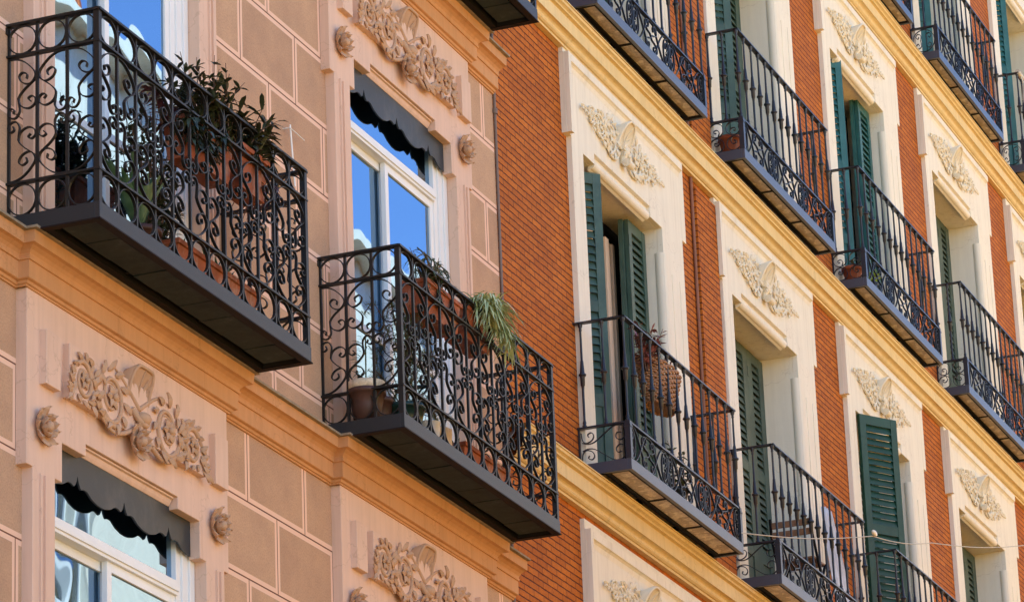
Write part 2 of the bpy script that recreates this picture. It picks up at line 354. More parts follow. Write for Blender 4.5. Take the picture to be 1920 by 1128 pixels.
# ================================================================ LEFT BUILDING (salmon)
WL, HL = 4.10543, 3.79442
LX0, LX1 = -40.0, 1.552
Lb = thing('apartment_building', 'salmon pink stucco apartment building with ashlar blocks and black scrollwork balconies, on the left', 'building', (-10, 0, 0))
LO = world_to((-10, 0, 0))
LTOP = 8.6
# window bays: (i, j) ; openings are cut in the wall only at these bays
LB = [(i, j) for i in (-1, 0, 1) for j in (-1, 0, 1, 2) if not (i == -1 and j != 0)]
LB = [(0, 0), (1, 0), (0, 1), (1, 1), (1, 2), (0, -1), (1, -1)]
def wall_cells(mb, x0, x1, z0, z1, holes, y0, y1):
    xs = sorted({x0, x1, *[h[0] for h in holes], *[h[1] for h in holes]}); 
    for a, b in zip(xs[:-1], xs[1:]):
        hs = sorted([(h[2], h[3]) for h in holes if h[0] < (a + b) / 2 < h[1]]); z = z0
        for ha, hb in hs:
            if ha > z: mb.box(a, b, y0, y1, z, ha)
            z = hb
        if z1 > z: mb.box(a, b, y0, y1, z, z1)
holes = [(-5.36 + i * WL, -3.44 + i * WL, -6.12 + j * HL, -3.31 + j * HL) for i, j in LB]
m = MB(); wall_cells(m, LX0, LX1, -ZO, LTOP, holes, 0.0, 0.36); m.build('wall', M['ashlar'], Lb, LO)
m = MB(); m.box(LX0, LX1, 1.6, 9.0, -ZO, LTOP + 0.8); m.box(LX0, LX1, -0.25, 1.6, LTOP, LTOP + 0.8); m.build('roof', M['pinkdk'], Lb, LO)
m = MB()
for i, j in LB: m.box(-5.36 + i * WL - .3, -3.44 + i * WL + .3, 1.2, 1.25, -6.2 + j * HL, -3.2 + j * HL)
m.box(LX0, LX1, 0.36, 1.6, LTOP - .2, LTOP - .1)
m.build('dark_backing', M['room'], Lb, LO)  # dark sheets behind the openings; the rooms' shade is in their colour
# cornices
CP = [(0.0, -2.664), (-0.012, -2.664), (-0.014, -2.655), (-0.024, -2.652), (-0.030, -2.638), (-0.046, -2.634), (-0.050, -2.630), (-0.050, -2.535),
      (-0.060, -2.533), (-0.062, -2.520), (-0.056, -2.514), (-0.060, -2.500), (-0.074, -2.484), (-0.098, -2.470), (-0.120, -2.465), (-0.124, -2.400)]
def cornice(prof, x0, x1, breaks, off, dz):
    """closed cornice whose plan steps forward by off over each (a,b) in breaks"""
    m = MB(); n = len(prof); rings = []
    def ring(fx, oy): return [(fx(p), -oy + p[0] if p[0] < 0 else 0.02, p[1] + dz) for p in prof]
    rings.append([(x0, p[0], p[1] + dz) for p in prof])
    for a, b in breaks:
        rings.append([(a + p[0], p[0], p[1] + dz) for p in prof]); rings.append([(a + p[0], p[0] - off, p[1] + dz) for p in prof])
        rings.append([(b - p[0], p[0] - off, p[1] + dz) for p in prof]); rings.append([(b - p[0], p[0], p[1] + dz) for p in prof])
    rings.append([(x1, p[0], p[1] + dz) for p in prof])
    m.loft(rings, cap=False, smooth=False, closed=False)
    e = [(x1, p[0], p[1] + dz) for p in prof] + [(x1, 0.0, prof[-1][1] + dz)]
    m.add(e, [tuple(range(len(e)))])
    return m
for j in (-2, -1, 0, 1, 2):
    br = [(-5.655 + i * WL, -3.165 + i * WL) for i in ((-1, 0, 1) if j in (-1, 0, 1) else (0, 1) if j == 2 else ())]
    cornice(CP, LX0, LX1, br, 0.062, j * HL).build('cornice', M['pinkdk'], Lb, LO, bevel=0.0)
    F = [(-0.124, -2.400), (-0.124, -2.399), (-0.150, -2.399), (-0.152, -2.386), (-0.03, -2.370), (0.0, -2.368)]
    fl = cornice(F, LX0, LX1, br, 0.062, j * HL); fl.build('cornice_flashing', M['lime'], Lb, LO)
m = MB(); m.tube([(LX1 + 0.010, -0.012, -8), (LX1 + 0.010, -0.012, LTOP)], 0.011, 8)
for z in (-7, -4.2, -1.55, 1.0, 3.6): m.tube([(LX1 + 0.010, -0.012, z - 0.02), (LX1 + 0.010, -0.012, z + 0.02)], 0.021, 8)
m.build('downpipe', M['grey'], Lb, LO)

# surround of one bay
def L_surround(parent, loc):
    pl = [(-5.57, -6.20), (-5.57, -3.64), (-5.64, -3.64), (-5.64, -2.66), (-3.18, -2.66), (-3.18, -3.64), (-3.24, -3.64), (-3.24, -6.20),
          (-3.48, -6.20), (-3.48, -3.64), (-3.56, -3.64), (-3.56, -3.42), (-3.84, -3.42), (-3.84, -3.35), (-4.965, -3.35), (-4.965, -3.42), (-5.24, -3.42), (-5.24, -3.64), (-5.32, -3.64), (-5.32, -6.20)]
    m = MB().prism(pl[::-1], -0.065, 0.008)
    a = m.build('window_surround', M['pink'], parent, loc, bevel=0.004)
    m = MB()
    for sx, x0, x1 in ((1, -5.40, -5.32), (-1, -3.48, -3.40)):
        m.box(x0, x1, 0.008, 0.20, -6.12, -3.3)
        pass
    m.box(-5.32, -3.48, 0.008, 0.20, -3.42, -3.30)
    m.box(-5.32 - .08, -3.40, 0.0, 0.5, -6.2, -6.121)
    m.sweepx([(0.0, -3.352), (-0.045, -3.352), (-0.045, -3.362), (-0.03, -3.366), (-0.022, -3.385), (-0.012, -3.400), (0.0, -3.405)][::-1], -4.955, -3.85)
    r = m.build('reveal', M['pink'], a, (0, 0, 0), bevel=0.002)
    # right and left jamb flutes of the pilaster strips
    for x in (-3.31, -3.36, -5.50, -5.45):
        m = MB(); m.box(x, x + 0.014, -0.078, -0.064, -6.19, -3.66); m.build('moulding', M['pink'], a, (0, 0, 0))
    m = MB(); m.box(-5.50, -5.335, -0.108, -0.06, -3.165, -2.86); m.build('relief_panel', M['pink'], parent, loc, bevel=0.004)
    m = MB(); m.box(-5.235, -3.56, -0.108, -0.06, -3.165, -2.86); m.build('relief_panel', M['pink'], parent, loc, bevel=0.004)
    m = MB(); m.box(-3.425, -3.255, -0.108, -0.06, -3.165, -2.86); m.build('relief_panel', M['pink'], parent, loc, bevel=0.004)
    return a
def rosette(parent, loc, x, z, r=0.12, y=-0.065):
    m = MB(); c = Vector((x, y, z))
    for lay, (n, rr, ln, tilt, off) in enumerate(((8, 0.050, r * 1.0, 0.28, 0), (8, 0.036, r * 0.66, 0.65, 0.39))):
        for k in range(n):
            a = 2 * pi * k / n + off; d = Vector((cos(a), -tilt, sin(a))).normalized(); s_ = Vector((-sin(a), 0, cos(a))); u = d.cross(s_).normalized()
            o_ = c + Vector((0, -0.016 * lay - 0.012, 0)); rg = []
            for t in (0.12, 0.35, 0.62, 0.85, 1.0):
                ww = rr * (0.35 + 1.0 * sin(pi * min(1, t * 0.95)) ** 1.2) if t < 1 else 0.003; cup = -0.018 * sin(pi * t) + 0.016 * t * t
                p = o_ + d * ln * t + u * cup; rg.append([tuple(p - s_ * ww * 0.62 - u * 0.008), tuple(p + u * 0.006), tuple(p + s_ * ww * 0.62 - u * 0.008), tuple(p - u * 0.016)])
            m.loft(rg, smooth=False)
    m.blob(c + Vector((0, -0.048, 0)), (0.030, 0.028, 0.030), 8, 6)
    m.tube([(x, y + 0.01, z), (x, y - 0.04, z)], 0.032, 8)
    return m.build('rosette', M['terra'], parent, loc)
def acanthus(m, x, z, y, ang, L, wd, n=4):            # a lobed leaf lying on the wall
    for k in range(n):
        t = (k + 0.5) / n; a = ang + (0.75 if k % 2 else -0.75) * (1 - 0.5 * t); px, pz = x + cos(ang) * L * t, z + sin(ang) * L * t
        d = Vector((cos(a), -0.15, sin(a))).normalized(); s_ = Vector((-sin(a), 0, cos(a))); u = d.cross(s_).normalized(); ll = wd * (1.1 - 0.6 * t)
        m.blob(Vector((px, y - 0.006, pz)) + d * ll * 0.5, (ll * 0.6, ll * 0.24, ll * 0.2), 5, 4, (d, s_, u))
def rinceau(m, x0, z0, vol, sg, y, big, th, tip):
    """one half of the scroll ornament: sg = +1 runs right, -1 runs left; big = overall length; vol = volutes (u, v, radius)"""
    P = lambda u, v: Vector((x0 + sg * u * big, y, z0 + v * big))
    rj = random.Random(11)
    def st(pts, r0, r1, sub=4, lift=0.0):
        c = [Vector(p) - Vector((0, lift, 0)) for p in cr([P(*p) for p in pts], sub)]; n = len(c)
        m.tube(c, [(r0 + (r1 - r0) * k / (n - 1)) for k in range(n)], 6, flat=0.9)
    def lf(u, v, a, L, W, lift=0.012):
        p = P(u, v); a = a if sg > 0 else pi - a; d = Vector((cos(a), -0.22, sin(a))).normalized(); q = Vector((-sin(a), 0, cos(a))); n_ = d.cross(q)
        o_ = p + Vector((0, -lift * 0.4, 0)); rg = []
        for t, ww in ((0.0, .25), (0.25, .8), (0.55, .95), (0.82, .5), (1.05, .04)):
            c_ = o_ + d * L * big * 1.15 * t + Vector((0, -0.35 * L * big * t * (1 - t), 0)); hw_ = W * big * 0.62 * ww
            rg.append([tuple(c_ - q * hw_), tuple(c_ - Vector((0, 1, 0)) * (hw_ * .55 + .004)), tuple(c_ + q * hw_), tuple(c_ + Vector((0, 1, 0)) * 0.012)])
        m.loft(rg, smooth=False)
    for q, (u, v, r) in enumerate(vol):
        up = 1 if q % 2 == 0 else -1; pts = []
        for k in range(19):
            f = k / 18; a = -pi * 0.75 * up + up * 2 * pi * 1.25 * f; rr_ = r * (1.0 - 0.62 * f ** 1.3); pts.append((u - rr_ * cos(a) * 0.92, v + rr_ * sin(a)))
        st(pts, th, th * 0.55, 2, 0.004)
        st([(u - r * 0.62, v), (u - r * .3, v + r * .55), (u + r * .35, v + r * .5), (u + r * .6, v - r * .1), (u + r * .2, v - r * .6)], th * .45, th * .35, 3)
        for k in range(6):
            a = k * pi / 3; lf(u, v, a, r * 0.42, r * 0.26, 0.010)
        c = P(u, v); m.blob((c.x, y - 0.03, c.z), (r * .14 * big,) * 3, 6, 4)
        n = 11
        for k in range(n):                                   # leaf fringe round each volute
            a = 2 * pi * k / n + 0.2; lf(u + r * 1.02 * cos(a), v + r * 1.02 * sin(a), a + 0.9 * up, r * 0.50 * rj.uniform(.7, 1.15), r * 0.26)
    for (u, v, r), (u2, v2, r2) in zip(vol[:-1], vol[1:]):
        um = (u + r + u2 - r2) / 2
        st([(u - r * .3, v - r * 1.05), (u + r * .6, v - r * .9), (um, v), (u2 - r2 * .4, v2 + r2 * 1.0), (u2 + r2 * .4, v2 + r2 * 1.05)], th * 1.15, th * .8)
        for k in range(5):
            f = k / 4; lf(um + (f - .5) * .10, v + (f - .5) * r * 1.5, 1.3 + (0.9 if k % 2 else -0.9), r * .45, r * .24)
            lf(um + (f - .5) * .12, v - (f - .5) * r * 1.5, -1.3 + (0.7 if k % 2 else -0.7), r * .42, r * .22)
    u, v, r = vol[0]; st([(0.0, v - r * .5), (u - r * .9, v - r * 1.15), (u, v - r * 1.25), (u + r, v - r * .8)], th * 1.1, th * .5); st([(0.0, v + r * .2), (u - r * 1.2, v + r * .9), (u - r * .4, v + r * 1.25)], th * .9, th * .4)
    u, v, r = vol[-1]; tu, tv = tip
    st([(u + r * .8, v + r * .6), (u + r * 1.3, v + r * .1), (tu, tv)], th * .9, th * .35)
    for k in range(6):
        f = k / 5; lf(u + r + (tu - u - r) * f, v + (tv - v) * f, (-1.2 if k % 2 else 0.9) * (1 - .4 * f) - .2, r * .55, r * .3)
    lf(tu, tv, -.6, r * .8, r * .3); lf(tu, tv, .4, r * .5, r * .25)
def shell(m, cx, zb, zt, hw, yw, proj, flutes=5, sq=2.0, pw=1.0):
    """concave scallop: rim arch pushed out from the wall, running down to a hinge"""
    N = 26; M_ = 7; rim = []; 
    for k in range(N + 1):
        a = pi * k / N; c, s_ = cos(a), max(0.0, sin(a)); e = 2 / sq
        x = hw * (abs(c) ** e) * (1 if c > 0 else -1); z = zb + (zt - zb) * (0.10 + 0.90 * s_ ** e)
        rim.append((cx - x, yw - 0.022 - proj * s_ ** pw, z))
    hinge = (cx, yw - 0.030, zb); grid = []
    for q in range(M_ + 1):
        t = q / M_; row = []
        for k, p in enumerate(rim):
            a = pi * k / N; fl = abs(cos(a * flutes)) * 0.030 * sin(pi * min(1, t * 1.1)) * (hw / 0.14)
            b = 1 - (1 - t) ** 1.0; bow = 0.035 * sin(pi * t)
            row.append((hinge[0] + (p[0] - hinge[0]) * b * (1 + 0.12 * sin(pi * t)), hinge[1] + (p[1] - hinge[1]) * t ** 1.9 + fl, hinge[2] + (p[2] - hinge[2]) * b + bow * 0.4 * sin(a)))
        grid.append(row)
    m.loft(grid, cap=False, closed=False)
    m.loft([rim, [(p[0] * 1.0 + (p[0] - cx) * 0.10, p[1] + 0.006, p[2] + 0.012 * sin(pi * k / N)) for k, p in enumerate(rim)], [(p[0] + (p[0] - cx) * 0.02, yw + 0.01, p[2] - 0.01) for p in rim]], cap=False, closed=False)
    m.tube(cr(rim[::2], 2), 0.011, 6)
    for k in range(1, flutes + 1):
        a = pi * k / (flutes + 1); i = int(round(a / pi * N)); p = grid[5][i]
        m.tube([grid[1][i], grid[3][i], grid[5][i], grid[7][i]], 0.006 * hw / 0.14, 5)
def L_ornament(parent, loc):
    m = MB(); y = -0.108
    for sg in (1, -1): rinceau(m, -4.41, -3.015, [(.41, -.02, .175), (.80, -.02, .13)], sg, y, 0.84, 0.0165, (.97, -.15))
    shell(m, -4.41, -3.03, -2.77, 0.120, -0.065, 0.070, 5, 5.0, 0.55)
    m.blob((-4.41, y - 0.03, -3.06), (0.07, 0.04, 0.04)); m.tube(cr([(-4.50, y, -3.02), (-4.44, y - .03, -3.09), (-4.38, y - .03, -3.09), (-4.32, y, -3.02)]), 0.02, 6)
    acanthus(m, -4.41, -3.08, y - 0.01, -pi / 2, 0.12, 0.07)
    return m.build('scroll_ornament', M['terra'], parent, loc)
def L_window(parent, loc, i, curtain=False):
    X0_, X1_, y = -5.32, -3.48, 0.035; zb, zt, zr = -6.12, -3.42, -3.875; x0, x1 = X0_ + 0.09, X1_ - 0.13
    m = MB()
    for a, b, yy in ((X0_, X0_ + 0.05, y - 0.025), (X0_ + .05, x0, y - 0.012), (x1, X1_ - .06, y - 0.012), (X1_ - .06, X1_, y - 0.025)): m.box(a, b, yy, y + 0.08, zb, zt)
    for a, b in ((x0, x0 + 0.06), (x1 - 0.06, x1)): m.box(a, b, y, y + 0.08, zb, zt)
    m.box(x0 + 0.06, x1 - 0.06, y, y + 0.08, zt - 0.05, zt); m.box(x0 + 0.06, x1 - 0.06, y, y + 0.08, zb, zb + 0.08)
    m.box(x0 + 0.06, x1 - 0.06, y - 0.012, y + 0.08, zr, zr + 0.085); m.box(x0 + 0.06, x1 - 0.06, y - 0.022, y - 0.0121, zr + 0.02, zr + 0.055)
    f = m.build('window', M['white'], parent, loc, bevel=0.003)
    def pane(a, b, c, d, yy):
        MB().box(a, b, yy, yy + 0.006, c, d).build('pane', M['glass'], f)
    pane(x0 + 0.06, x1 - 0.06, zr + 0.085, zt - 0.05, y + 0.03)
    mx = (x0 + x1) / 2 - 0.04
    for k, (a, b, yy) in enumerate(((x0 + 0.06, mx + 0.03, y + 0.052), (mx - 0.05, x1 - 0.06, y + 0.008))):
        s_ = MB(); w_ = 0.055; t_ = 0.036
        s_.box(a, a + w_, yy, yy + t_, zb + 0.08, zr); s_.box(b - w_, b, yy, yy + t_, zb + 0.08, zr)
        s_.box(a + w_, b - w_, yy, yy + t_, zr - w_, zr); s_.box(a + w_, b - w_, yy, yy + t_, zb + 0.08, zb + 0.16)
        s_.box(a + w_, b - w_, yy, yy + t_, zb + 0.95, zb + 1.0)
        s_.build('sash', M['white'], f, bevel=0.003)
        pane(a + w_, b - w_, zb + 0.16, zb + 0.95, yy + 0.014); pane(a + w_, b - w_, zb + 1.0, zr - w_, yy + 0.014)
    c = MB(); n = 40
    for a, b in (((x0 + .02), x0 + 0.55), (x1 - 0.5, x1 - .02)):
        c.loft([[(a + (b - a) * k / n, 0.30 + 0.02 * sin(k * 1.3), z) for k in range(n + 1)] for z in (zb, zt)], cap=False, closed=False)
    c.build('curtain', M['curtain'], f)
    return f
def L_valance(parent, loc):
    pts = []; W_ = 1.66; x0 = -5.23; zt, zb = -3.41, -3.655; unit = W_ / 3.0; off = -0.5
    def h(t):
        t = t % 1.0; t = min(t, 1 - t)
        prof = [(0, .105), (0.035, .055), (0.075, .038), (0.14, .048), (0.20, .046), (0.30, .018), (0.42, .002), (0.5, 0)]
        for (a, va), (b, vb) in zip(prof[:-1], prof[1:]):
            if a <= t <= b: return va + (vb - va) * (t - a) / (b - a)
        return 0
    n = 120; low = []
    for k in range(n + 1): x = W_ * k / n; low.append((x0 + x, zb + h(x / unit + 0.5)))
    # stepped upper edge follows the notch of the surround
    poly = low + [(x0 + W_, zt), (x0, zt)]
    return MB().prism([(a, b + 0.03) for a, b in poly], -0.008, 0.004).build('valance', M['valance'], parent, loc)

# L balcony ---------------------------------------------------------------
LD = 0.562; LSX0, LSX1 = -5.762, -3.052; LSZ, LRZ = -6.093, -4.976
def L_scroll(T, W, cells, start_main, z0, z1):
    m = MB(); cw = W / cells; H = (z1 - z0) / 2
    A = [(-.97, .02), (-.70, .03), (-.41, .1), (-.12, .25), (-.07, .36), (-.24, .46), (-.50, .42), (-.61, .32), (-.50, .26), (-.34, .30), (-.36, .37)]
    B = [(-.08, .40), (-.26, .47), (-.46, .55), (-.62, .66), (-.55, .79), (-.3, .85), (-.09, .80), (-.06, .71), (-.18, .66), (-.30, .69), (-.22, .74)]
    C_ = [(-.63, .66), (-.61, .76), (-.59, .88), (-.72, .97), (-.90, .955), (-.97, .88), (-.90, .81), (-.77, .84), (-.80, .90)]
    for q in range(cells + 1):
        if q % 2 != start_main: continue
        for sg in (-1, 1):
            if (q == 0 and sg == -1) or (q == cells and sg == 1): continue
            for mir in (0, 1):
                for crv in (A, B, C_):
                    pts = []
                    for u, v in cr(crv, 3):
                        vv = v if not mir else 2 - v; pts.append((q * cw + (-u) * sg * cw, z1 - vv * H))
                    m.strip(pts, 0.0065, 0.018, T)
    return m
def L_rings(m, T, W, cells, z0, z1):
    cw = W / cells; zc = (z0 + z1) / 2
    for q in range(cells):
        xc = (q + 0.5) * cw; ru = cw / 2 - 0.007; rv = (z1 - z0) / 2 - 0.003
        m.strip([(xc + ru * cos(2 * pi * k / 22), zc + rv * sin(2 * pi * k / 22)) for k in range(23)], 0.0065, 0.018, T)
def L_balcony(parent, loc):
    d = LD; z = LSZ
    s_ = MB(); t = 0.028                                              # fascia frame
    s_.box(LSX0, LSX1, -d, -d + t, z - 0.092, z); s_.box(LSX0, LSX0 + t, -d + t, 0, z - 0.092, z); s_.box(LSX1 - t, LSX1, -d + t, 0, z - 0.092, z)
    lp = MB(); lp.box(LSX0 - 0.006, LSX1 + 0.006, -d - 0.006, -d + 0.045, z - 0.100, z - 0.0925)
    lp.box(LSX0 - 0.006, LSX0 + 0.045, -d + 0.0451, 0, z - 0.100, z - 0.0925); lp.box(LSX1 - 0.045, LSX1 + 0.006, -d + 0.0451, 0, z - 0.100, z - 0.0925)
    b = s_.build('balcony', M['ironr'], parent, loc, bevel=0.002)
    lp.build('lower_lip', M['lip'], b)
    m = MB(); m.box(LSX0 + t, LSX1 - t, -d + t, 0, z - 0.03, z - 0.002)
    m.box(LSX0 + t, LSX1 - t, -0.26, -0.20, z - 0.098, z - 0.031); m.box(LSX0 + t, LSX1 - t, -0.05, 0, z - 0.098, z - 0.031)
    for k in range(1, 3): m.box(LSX0 + (LSX1 - LSX0) * k / 3 - 0.015, LSX0 + (LSX1 - LSX0) * k / 3 + 0.015, -d + t, -0.05, z - 0.07, z - 0.031)
    m.build('deck', M['dark'], b)
    m = MB(); n = 9; L = (LSX1 - LSX0 - 0.16) / n
    for k in range(n): m.box(LSX0 + 0.08 + k * L + 0.003, LSX0 + 0.08 + (k + 1) * L - 0.003, -d + 0.07, -0.29, z - 0.078 + random.uniform(-.004, .004), z - 0.0305)
    m.build('soffit_tiles', M['slate'], b)
    zT, zA, zB = LRZ, LRZ - 0.185, LSZ + 0.195
    runs = [((lambda u, n_, v: (LSX0 + 0.02 + u, -d + 0.018 + n_, v)), LSX1 - LSX0 - 0.04, 12, 0),
            ((lambda u, n_, v: (LSX0 + 0.018 + n_, -d + 0.02 + u, v)), d - 0.02, 3, 0),
            ((lambda u, n_, v: (LSX1 - 0.018 + n_, -d + 0.02 + u, v)), d - 0.02, 3, 0)]
    for T, W, cells, sm in runs:
        m = MB(); m.box(-0.02, W, -0.025, 0.025, zT - 0.014, zT, T); m.build('handrail', M['iron'], b)
        for zz, za, zb_ in ((zA, zA, zT - 0.014), (zB, z, zB - 0.012)):
            m = MB(); m.box(-0.02, W, -0.020, 0.020, zz - 0.012, zz, T); L_rings(m, T, W, cells, za, zb_); m.build('ring_band', M['iron'], b)
        L_scroll(T, W, cells, sm, zB, zA - 0.012).build('scrollwork', M['iron'], b)
        for k in range(1, cells):
            u = W * k / cells; a = MB(); a.box(u - 0.008, u + 0.008, -0.008, 0.008, z - 0.05, zT - 0.014, T); a.build('baluster', M['iron'], b)
    for x in (LSX0 + 0.02, LSX1 - 0.02):
        m = MB(); m.box(x - 0.017, x + 0.017, -d + 0.003, -d + 0.037, z - 0.01, zT - 0.001); m.build('corner_post', M['iron'], b)
        m = MB(); m.box(x - 0.008, x + 0.008, -0.016, -0.002, z, zT - 0.015); m.box(x - 0.03, x + 0.03, -0.008, 0.002, zT - 0.06, zT - 0.02); m.build('wall_bar', M['iron'], b)
    return b

def is_vis(): pass
s0 = L_surround(Lb, LO); o0 = L_ornament(Lb, LO); w0 = L_window(Lb, LO, 0); v0 = L_valance(Lb, LO)
r0 = [rosette(Lb, LO, -5.475, -3.40), rosette(Lb, LO, -3.355, -3.40), rosette(Lb, LO, -4.44, -3.20, y=-0.10)]
relief = [c for c in Lb.children if c.name.startswith('relief_panel')]
b0 = L_balcony(Lb, LO)
for i, j in LB[1:]:
    d = (i * WL, 0, j * HL)
    for q in [s0, o0, w0, v0] + r0 + relief: copy_tree(q, Lb, d)
for i, j in ((0, 1), (1, 1), (1, 2), (0, 2)): 
    if (i, j) == (0, 1): b0.location = Vector(b0.location) + Vector((0, 0, HL))
    else: copy_tree(b0, Lb, (i * WL, 0, (j - 1) * HL))

# ================================================================ RIGHT BUILDING (brick)
WR, HR = 3.598, 3.7
RX1 = 75.0; RTOP = 10.6
Rb = thing('brick_building', 'orange brick apartment building with cream window surrounds, yellow cornices and black balconies, on the right', 'building', (12, 0, 0))
RO = world_to((12, 0, 0))
RB = {}
for k in [(0, 0), (1, 0), (0, 1), (1, 1), (2, 1), (3, 1), (4, 1), (0, 2), (1, 2), (2, 2), (3, 2), (4, 2), (5, 2), (1, 3), (2, 3), (3, 3), (4, 3), (5, 3)]: RB[k] = 1
RZ = {0: -0.10, 1: 0.0, 2: -0.045, 3: -0.045}
holes = [(3.30 + i * WR, 5.19 + i * WR, -5.0 + j * HR, -2.37 + j * HR + RZ[j]) for i, j in RB]
m = MB(); wall_cells(m, LX1, RX1, -ZO, RTOP, holes, 0.0, 0.36); m.build('wall', M['brick'], Rb, RO)
m = MB(); m.box(LX1 + 0.001, RX1, 1.6, 9.0, -ZO, RTOP + 0.8); m.box(LX1 + 0.001, RX1, -0.35, 1.6, RTOP, RTOP + 0.8); m.build('roof', M['ochre'], Rb, RO)
m = MB()
for i, j in RB: m.box(3.2 + i * WR, 5.3 + i * WR, 1.2, 1.25, -5.1 + j * HR, -2.3 + j * HR)
m.build('dark_backing', M['room'], Rb, RO)  # same dark sheets, room shade painted in
# the brick pier between the first two bays steps forward, with a thin pipe in its corner
m = MB()
for j in (-1, 0, 1, 2, 3): m.box(6.085, 6.60, -0.045, 0.004, -5.30 + j * HR - 0, -1.72 + j * HR)
m.build('brick_pier', M['brick'], Rb, RO)
m = MB(); m.tube([(6.062, -0.016, -ZO), (6.062, -0.016, RTOP)], 0.014, 8)
for z in (-4.1, -0.6, 3.2, 6.8): m.tube([(6.062, -0.016, z - 0.02), (6.062, -0.016, z + 0.02)], 0.024, 8)
m.build('downpipe', M['pipe'], Rb, RO)
RP = [(0.0, -1.640), (-0.046, -1.640), (-0.050, -1.628), (-0.046, -1.620), (-0.060, -1.618), (-0.074, -1.608), (-0.080, -1.596), (-0.078, -1.588), (-0.082, -1.578), (-0.092, -1.570), (-0.108, -1.566), (-0.124, -1.565),
      (-0.124, -1.462), (-0.118, -1.458), (-0.118, -1.450), (-0.132, -1.446), (-0.146, -1.445), (-0.150, -1.436), (-0.147, -1.430), (-0.158, -1.424), (-0.172, -1.420), (-0.176, -1.400)]
for j in (-2, -1, 0, 1, 2, 3):
    cornice(RP, LX1 + 0.002, RX1, [], 0, j * HR).build('cornice', M['ochre'], Rb, RO)
    cornice([(-0.176, -1.400), (-0.186, -1.400), (-0.187, -1.392), (0.0, -1.378)], LX1 + 0.002, RX1, [], 0, j * HR).build('cornice_flashing', M['ochre'], Rb, RO)
fm = None
def R_surround(parent, loc):
    pl = [(3.09, -5.09), (3.09, -2.345), (3.0, -2.345), (3.0, -1.68), (5.755, -1.68), (5.755, -2.345), (5.66, -2.345), (5.66, -5.09), (5.15, -5.09), (5.15, -2.405),
          (4.87, -2.405), (4.87, -2.315), (3.59, -2.315), (3.59, -2.405), (3.335, -2.405), (3.335, -5.09)]
    m = MB().prism(pl[::-1], -0.045, 0.006); a = m.build('window_surround', M['cream'], parent, loc, bevel=0.004)
    m = MB(); m.box(3.0, 5.755, -0.035, 0.006, -1.6795, -1.60)
    m.box(3.001, 3.055, -0.083, -0.0455, -2.344, -1.681)
    m.sweepx([(-0.0455, -1.681), (-0.083, -1.681), (-0.083, -1.745), (-0.070, -1.750), (-0.056, -1.762), (-0.048, -1.790), (-0.0455, -1.800)], 3.0555, 5.64)
    m.build('frieze_moulding', M['cream'], a, bevel=0.002)
    m = MB(); m.box(3.28, 3.335, 0.006, 0.345, -5.02, -2.37); m.box(5.15, 5.20, 0.006, 0.345, -5.02, -2.37); m.box(3.335, 5.15, 0.006, 0.345, -2.405, -2.36); m.box(3.335, 5.15, 0, 0.6, -5.05, -5.0)
    R = 0.042; prof = [(0.012, -2.350)] + [(-0.000 - R * sin(t), -2.388 + R * cos(t)) for t in [pi * k / 10 for k in range(11)]] + [(0.02, -2.44)]
    m.sweepx(prof[::-1], 3.60, 4.86); m.box(3.59, 4.87, -0.012, 0.006, -2.404, -2.316)
    m.build('reveal', M['cream'], a)
    m = MB(); m.tube([(5.187, -0.004, -5.0), (5.187, -0.004, -2.615)], 0.052, 16)
    m.build('corner_bead', M['cream'], a)
    for x in (5.33, 5.52):
        m = MB(); m.box(x, x + 0.008, -0.049, -0.044, -5.08, -2.75); m.build('moulding', M['cream'], a)
    return a
def R_ornament(parent, loc):
    m = MB(); y = -0.06; cx = 4.225
    for sg in (1, -1): rinceau(m, cx + sg * 0.08, -2.04, [(.24, -.01, .155), (.52, .0, .105), (.75, .02, .07)], sg, y, 0.84, 0.0125, (.98, .02))
    shell(m, cx - 0.01, -2.07, -1.855, 0.125, -0.045, 0.095, 4, 2.4, 0.9)
    # console scroll under the shell
    path = [(-0.06, -2.03), (-0.10, -2.055), (-0.105, -2.09), (-0.085, -2.125), (-0.08, -2.16), (-0.10, -2.19)]
    c = cr(path, 3); m.loft([[(cx - 0.045, p[0], p[1]), (cx + 0.045, p[0], p[1]), (cx + 0.045, -0.05, p[1]), (cx - 0.045, -0.05, p[1])] for p in c])
    m.tube([(cx - 0.055, -0.105, -2.19), (cx + 0.055, -0.105, -2.19)], 0.034, 10); m.tube([(cx - 0.062, -0.105, -2.19), (cx + 0.062, -0.105, -2.19)], 0.014, 8)
    m.tube([(cx - 0.06, -0.075, -2.05), (cx + 0.06, -0.075, -2.05)], 0.03, 8)
    for sg in (-1, 1): acanthus(m, cx + sg * 0.03, -2.08, -0.09, -pi / 2 + sg * 0.8, 0.07, 0.04)
    return m.build('scroll_ornament', M['creamorn'], parent, loc)
